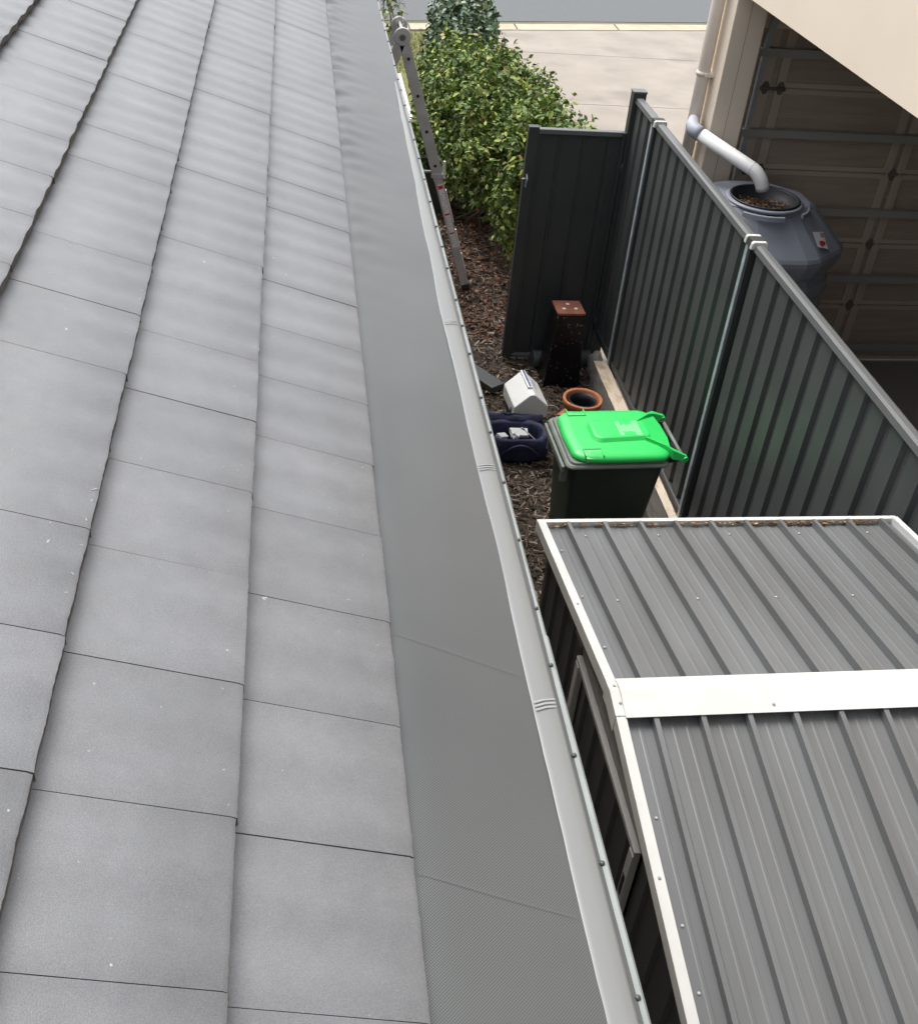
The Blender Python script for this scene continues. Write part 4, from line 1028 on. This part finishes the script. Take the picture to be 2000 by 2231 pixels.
# vertical track with curve into the ceiling track
mb = MB(); pts = []
pth = [(8.60, z) for z in (0.02, 1.0, 2.0, 2.80)] + [(8.60 - 0.4*(1-math.cos(R(a))), 2.80 + 0.4*math.sin(R(a))) for a in (15, 30, 45, 60, 75, 90)] + [(4.0, 3.2)]
rg = [[Vector((x_, y - (0.0 if k else 0.0), z)) for x_, k in ((3.635, 0), (3.66, 1))] for y, z in pth]
rings = []
for i, (y, z) in enumerate(pth):
    a = pth[max(0, i-1)]; b = pth[min(len(pth)-1, i+1)]; dd = Vector((0, b[0]-a[0], b[1]-a[1])).normalized(); n_ = Vector((0, dd.z, -dd.y))
    c = Vector((3.655, y, z)); rings.append([c + Vector((-0.018, 0, 0)) + n_*-0.02, c + Vector((0.018, 0, 0)) + n_*-0.02, c + Vector((0.018, 0, 0)) + n_*0.02, c + Vector((-0.018, 0, 0)) + n_*0.02])
mb.loft(rings, 0, False, True, True); mb.build('track', M['track'], gd)
mb = MB(); mb.box(3.452, 3.46, 8.3, 8.56, 2.72, 3.3); mb.box(3.461, 3.55, 8.5, 8.506, 2.74, 2.86); mb.build('track_bracket', M['track'], gd, fix=False)
# downpipe on the column with saddle and joint
mb = MB(); mb.tube([(3.135, 8.45, 0.0), (3.135, 8.45, 6.3)], 0.05, 20); dp = NB(mb, 'downpipe', M['downpipe'])
for z in (2.62, 0.9):
    mb = MB(); mb.tube([(3.135, 8.45, z), (3.135, 8.45, z+0.03)], 0.056, 20); mb.box(3.132, 3.199, 8.38, 8.52, z+0.002, z+0.026); mb.build('saddle', M['downpipe'], dp)
mb = MB(); mb.tube([(3.135, 8.45, 3.2), (3.135, 8.45, 3.3)], 0.055, 20); mb.build('coupling', M['downpipe'], dp)
# inlet pipe from the column to the tank
ip = empty('inlet_pipe', 'white plastic pipe sloping from the cream downpipe down to the tank opening', 'pipe', (3.1, 8.2, 2.3))
IPL = (3.1, 8.2, 2.3)
A = Vector((3.075, 8.19, 2.27)); B = Vector((3.475, 7.735, 2.115)); C_ = Vector((3.515, 7.71, 2.02))
mb = MB(); dAB = (B-A).normalized(); pts = [A + dAB*0.0, B - dAB*0.07]
for t in (0.15, 0.35, 0.55, 0.75, 0.95):
    p = (B-dAB*0.07)*(1-t)**2 + B*2*t*(1-t) + C_*t*t; pts.append(p)
pts.append(C_ + Vector((0.006, 0.0, -0.02)))
mb.tube(pts, [0.052]*(len(pts)), 24, caps=False); o = mb.build('pipe', M['pvc'], ip, fix=False); o.location = (-IPL[0], -IPL[1], -IPL[2]); s = o.modifiers.new('t', 'SOLIDIFY'); s.thickness = 0.004; s.offset = -1
mb = MB(); mb.tube([B-dAB*0.075, B-dAB*0.07], 0.054, 24); 
o = L(mb.build('collar', M['pvc'], ip), IPL)
mb = MB(); mb.tube([A + dAB*0.055, A + dAB*0.01, A - dAB*0.02 + Vector((0, 0.01, 0.0)), A + Vector((-0.01, 0.08, 0.02)), A + Vector((0.03, 0.18, 0.02)), A + Vector((0.055, 0.25, 0.02))], [0.057, 0.057, 0.056, 0.052, 0.045, 0.04], 24)
o = L(mb.build('elbow', M['pvc_grey'], ip), IPL)

# ------------------------------------------------------------------ water tank
TC = (3.53, 7.66)
TL = (TC[0], TC[1], 0)
tk = empty('water_tank', 'grey blue plastic rainwater tank with a round open top behind the fence', 'water tank', TL)
def octo(r, z, ox=0.07, oy=0.03, rot=22.5, sx=1.03, sy=0.86, n=8, cut=0.14):
    p = []
    for k in range(n):
        a = R(rot + 360*k/n); a2 = R(rot + 360*(k+1)/n)
        P0 = Vector((r*math.cos(a), r*math.sin(a), 0)); P1 = Vector((r*math.cos(a2), r*math.sin(a2), 0))
        for t in (cut, 0.5, 1-cut):
            q = P0.lerp(P1, t); p.append(Vector((ox + q.x*sx, oy + q.y*sy, z)))
    return p
mb = MB()
circ = [Vector((0.285*math.cos(R(22.5)+2*math.pi*(k+0.4)/24), 0.275*math.sin(R(22.5)+2*math.pi*(k+0.4)/24), 1.938)) for k in range(24)]
rings = [octo(0.60, 0.0), octo(0.60, 0.3), octo(0.575, 0.34), octo(0.575, 0.42), octo(0.60, 0.46), octo(0.60, 0.75), octo(0.575, 0.79), octo(0.575, 0.87), octo(0.60, 0.91), octo(0.60, 1.16), octo(0.565, 1.2), octo(0.565, 1.26), octo(0.60, 1.30), octo(0.60, 1.38), octo(0.57, 1.41), octo(0.57, 1.46), octo(0.60, 1.50), octo(0.63, 1.56), octo(0.645, 1.60), octo(0.645, 1.635), octo(0.625, 1.66), octo(0.46, 1.90, 0.0, 0.14), octo(0.40, 1.928, 0.0, 0.10)]
mb.loft(rings + [circ], 0, False, True, False)
tb = mb.build('body', M['tank'], tk, bevel=0.008)
mb = MB(); mb.lathe([(0.285, 1.93), (0.296, 1.94), (0.296, 1.95), (0.285, 1.956), (0.265, 1.956)], (0, 0), 40, sy=0.96); mb.build('collar', M['tank'], tb)
mb = MB(); mb.lathe([(0.262, 1.956), (0.27, 1.968), (0.26, 1.972), (0.25, 1.96), (0.235, 1.885), (0.0005, 1.88)], (0, 0), 40, sy=0.96); st = mb.build('strainer', M['tank_dark'], tk)
mb = MB()
for _ in range(700):
    a = random.uniform(0, math.tau); r = 0.225*math.sqrt(random.random()); x, y = r*math.cos(a)-0.0, r*math.sin(a)*0.95 - 0.01
    if x*0.2 + y > 0.15: continue
    l = random.uniform(0.012, 0.04); ww = l*random.uniform(0.15, 0.5)
    T = Matrix.Translation((x, y, 1.892 + random.random()*0.02)) @ Matrix.Rotation(random.uniform(0, 6.3), 4, 'Z') @ Matrix.Rotation(random.gauss(0, 0.5), 4, 'X')
    mb.add([T @ Vector(p) for p in ((-l/2, 0, 0), (0, -ww/2, 0.002), (l/2, 0, 0), (0, ww/2, 0.002))], [(0, 1, 2, 3)])
lf = mb.build('leaf_litter', mat('tank_leaves', (0.2, 0.1, 0.05), 0.9, island=[(0, (0.07, 0.03, 0.015)), (0.6, (0.2, 0.1, 0.05)), (1, (0.4, 0.25, 0.13))]), tk, fix=False); lf['kind'] = 'stuff'
# raised arcs on the shoulder
for a0, a1 in ((-135, -82), (-52, -15), (150, 200)):
    mb = MB(); rr = []
    for i in range(9):
        a = R(a0 + (a1-a0)*i/8); c, s_ = math.cos(a), math.sin(a)
        rr.append([Vector((c*r*1.03, s_*r*0.97, z)) for r, z in ((0.325, 1.915), (0.327, 1.936), (0.342, 1.932), (0.35, 1.90))])
    mb.loft(rr, 0, False, True, True); mb.build('shoulder_rib', M['tank'], tb, fix=True)
# warning sticker on the sloping shoulder
def shoulder(x, y):
    return 1.90 + (1.66-1.90)*((x-0.35)/(0.66-0.35))*0.86
mb = MB(); sx0, sy0, sx1, sy1 = 0.375, -0.20, 0.435, -0.04
TT = Vector((0.36, -0.02, 0)); 
c0 = [(0.33, -0.155), (0.415, -0.155), (0.40, -0.395), (0.31, -0.37)]
P = [(0.46, -0.09), (0.54, -0.075), (0.50, -0.25), (0.425, -0.25)]
vs = [Vector(p) + Vector((0.008, -0.014, 0.017)) for p in ((0.3025, -0.2805, 1.8004), (0.42, -0.2153, 1.7796), (0.4419, -0.3283, 1.6892), (0.3299, -0.3701, 1.7231))]
mb.add(vs, [(0, 3, 2, 1)]); sk_ = mb.build('sticker', M['sticker'], tk, fix=False)
def quv(u, v, up=0.003):
    return vs[0].lerp(vs[1], u).lerp(vs[3].lerp(vs[2], u), v) + Vector((0.0, 0, up))
mb = MB(); pts = [quv(0.42, 0.95), quv(0.8, 0.80), quv(0.92, 0.62), quv(0.62, 0.56), quv(0.36, 0.62), quv(0.28, 0.78)]
mb.add(pts, [tuple(range(6))])
for v in (0.12, 0.2, 0.28): mb.add([quv(0.62, v), quv(0.95, v), quv(0.95, v+0.045), quv(0.62, v+0.045)], [(0, 1, 2, 3)])
mb.build('red_mark', M['red'], sk_, fix=False)

# ------------------------------------------------------------------ shrubs
def leaf_geo(mb, p, nrm, size):
    n = nrm.normalized(); t = n.cross(Vector((random.gauss(0, 1), random.gauss(0, 1), random.gauss(0, 1))))
    if t.length < 1e-3: return
    t.normalize(); s = n.cross(t); L_ = size; W = size*random.uniform(0.42, 0.6)
    c = random.uniform(0.05, 0.2)
    tip = p + t*L_ - n*L_*c*0.6; base = p
    l1 = p + t*L_*0.35 + s*W*0.5 + n*L_*c*0.5; r1 = p + t*L_*0.35 - s*W*0.5 + n*L_*c*0.5
    l2 = p + t*L_*0.72 + s*W*0.36 + n*L_*c*0.2; r2 = p + t*L_*0.72 - s*W*0.36 + n*L_*c*0.2
    m1 = p + t*L_*0.5
    mb.add([base, l1, l2, tip, r2, r1, m1], [(0, 6, 2, 1), (6, 3, 2), (0, 5, 4, 6), (6, 4, 3)], 0, True)
def shrub(name, label, cat, root, blobs, nclump, nleaf, size, mt, group=None, stems=8, seed=1):
    random.seed(seed)
    o = empty(name, label, cat, root, 0, group)
    mb = MB(); tw = MB(); rt = Vector(root)
    tot = sum(b[3]*b[4]*b[5] for b in blobs)
    ends = []
    for b in blobs:
        c = Vector(b[:3]); r = Vector(b[3:6]); k = int(nclump * (b[3]*b[4]*b[5]) / tot)
        for _ in range(k):
            dd = Vector((random.gauss(0, 1), random.gauss(0, 1), random.gauss(0, 1))).normalized()
            lump = 1.0 + 0.22*nz(dd.x*2.3+c.x, dd.y*2.3+c.y, dd.z*2.3) + 0.12*nz(dd.x*6, dd.y*6, dd.z*6+c.x)
            rad = (random.random()**0.35) * lump
            p = Vector((c.x + dd.x*r.x*rad, c.y + dd.y*r.y*rad, c.z + dd.z*r.z*rad))
            if p.z < 0.12: continue
            ends.append(p)
            out = (dd*0.6 + Vector((0, 0, 0.75))).normalized()
            ax = (out + Vector((random.gauss(0, 0.35), random.gauss(0, 0.35), random.gauss(0, 0.3)))).normalized()
            ln = random.uniform(0.06, 0.15)*size/0.07
            for q in range(nleaf):
                s_ = q/nleaf; pp = p + ax*ln*(s_-0.4) 
                jit = Vector((random.gauss(0, 1), random.gauss(0, 1), random.gauss(0, 1)))
                leaf_geo(mb, pp + jit*0.012, (ax*0.8 + jit*0.55), size*random.uniform(0.5, 1.55))
    mb2 = MB(); mb2.v = [(a[0]-rt.x, a[1]-rt.y, a[2]-rt.z) for a in mb.v]; mb2.f = mb.f; mb2.mi = mb.mi; mb2.sm = mb.sm
    mb2.build('foliage', mt, o, fix=False)
    for i in range(stems):
        e = random.choice(ends); a = rt + Vector((random.uniform(-0.25, 0.25), random.uniform(-0.35, 0.35), 0)); midp = a.lerp(e, 0.5) + Vector((random.uniform(-0.12, 0.12), random.uniform(-0.12, 0.12), 0.12))
        tw.tube([a - rt, a.lerp(midp, 0.5) - rt + Vector((0.02, 0.01, 0)), midp - rt, midp.lerp(e, 0.6) - rt, e - rt], [0.018, 0.014, 0.010, 0.006, 0.003], 6)
    for _ in range(stems*6):
        e = random.choice(ends); dd = Vector((random.gauss(0, 1), random.gauss(0, 1), random.uniform(0, 1.2))).normalized()
        tw.tube([e - rt - dd*0.18, e - rt, e - rt + dd*random.uniform(0.05, 0.16)], [0.004, 0.003, 0.0015], 4)
    tw.build('stems', M['twig'], o, fix=False)
    return o
shrub('shrub', 'large leafy green shrub with a few orange leaves directly behind the gate', 'shrub', (1.95, 11.9, 0),
      [(2.08, 11.9, 1.05, 0.62, 1.25, 0.85), (1.78, 12.9, 1.0, 0.45, 0.8, 0.75), (2.3, 10.7, 1.05, 0.45, 0.9, 0.75), (2.5, 10.5, 1.25, 0.36, 0.65, 0.58), (2.45, 11.6, 1.15, 0.42, 0.7, 0.62), (1.42, 12.9, 0.5, 0.25, 0.6, 0.42), (2.66, 9.7, 1.42, 0.26, 0.45, 0.42), (2.25, 10.4, 0.55, 0.28, 0.4, 0.35)], 5000, 7, 0.058, M['leaf'], 'shrubs beside the driveway', 16, 11)
shrub('shrub', 'dark green dense shrub farther off, between the leafy shrub and the road', 'shrub', (2.0, 16.0, 0),
      [(2.3, 15.6, 0.9, 0.5, 1.1, 0.72), (2.45, 17.2, 0.8, 0.45, 0.9, 0.7)], 2000, 7, 0.08, M['leaf_dark'], 'shrubs beside the driveway', 8, 12)
shrub('sapling', 'small thin yellow green sapling near the top of the ladder at the kerb', 'sapling', (1.55, 19.3, 0),
      [(1.60, 19.5, 0.55, 0.18, 0.35, 0.5), (1.35, 20.6, 0.9, 0.35, 0.3, 0.3)], 60, 5, 0.09, M['leaf'], None, 5, 13)
random.seed(5)
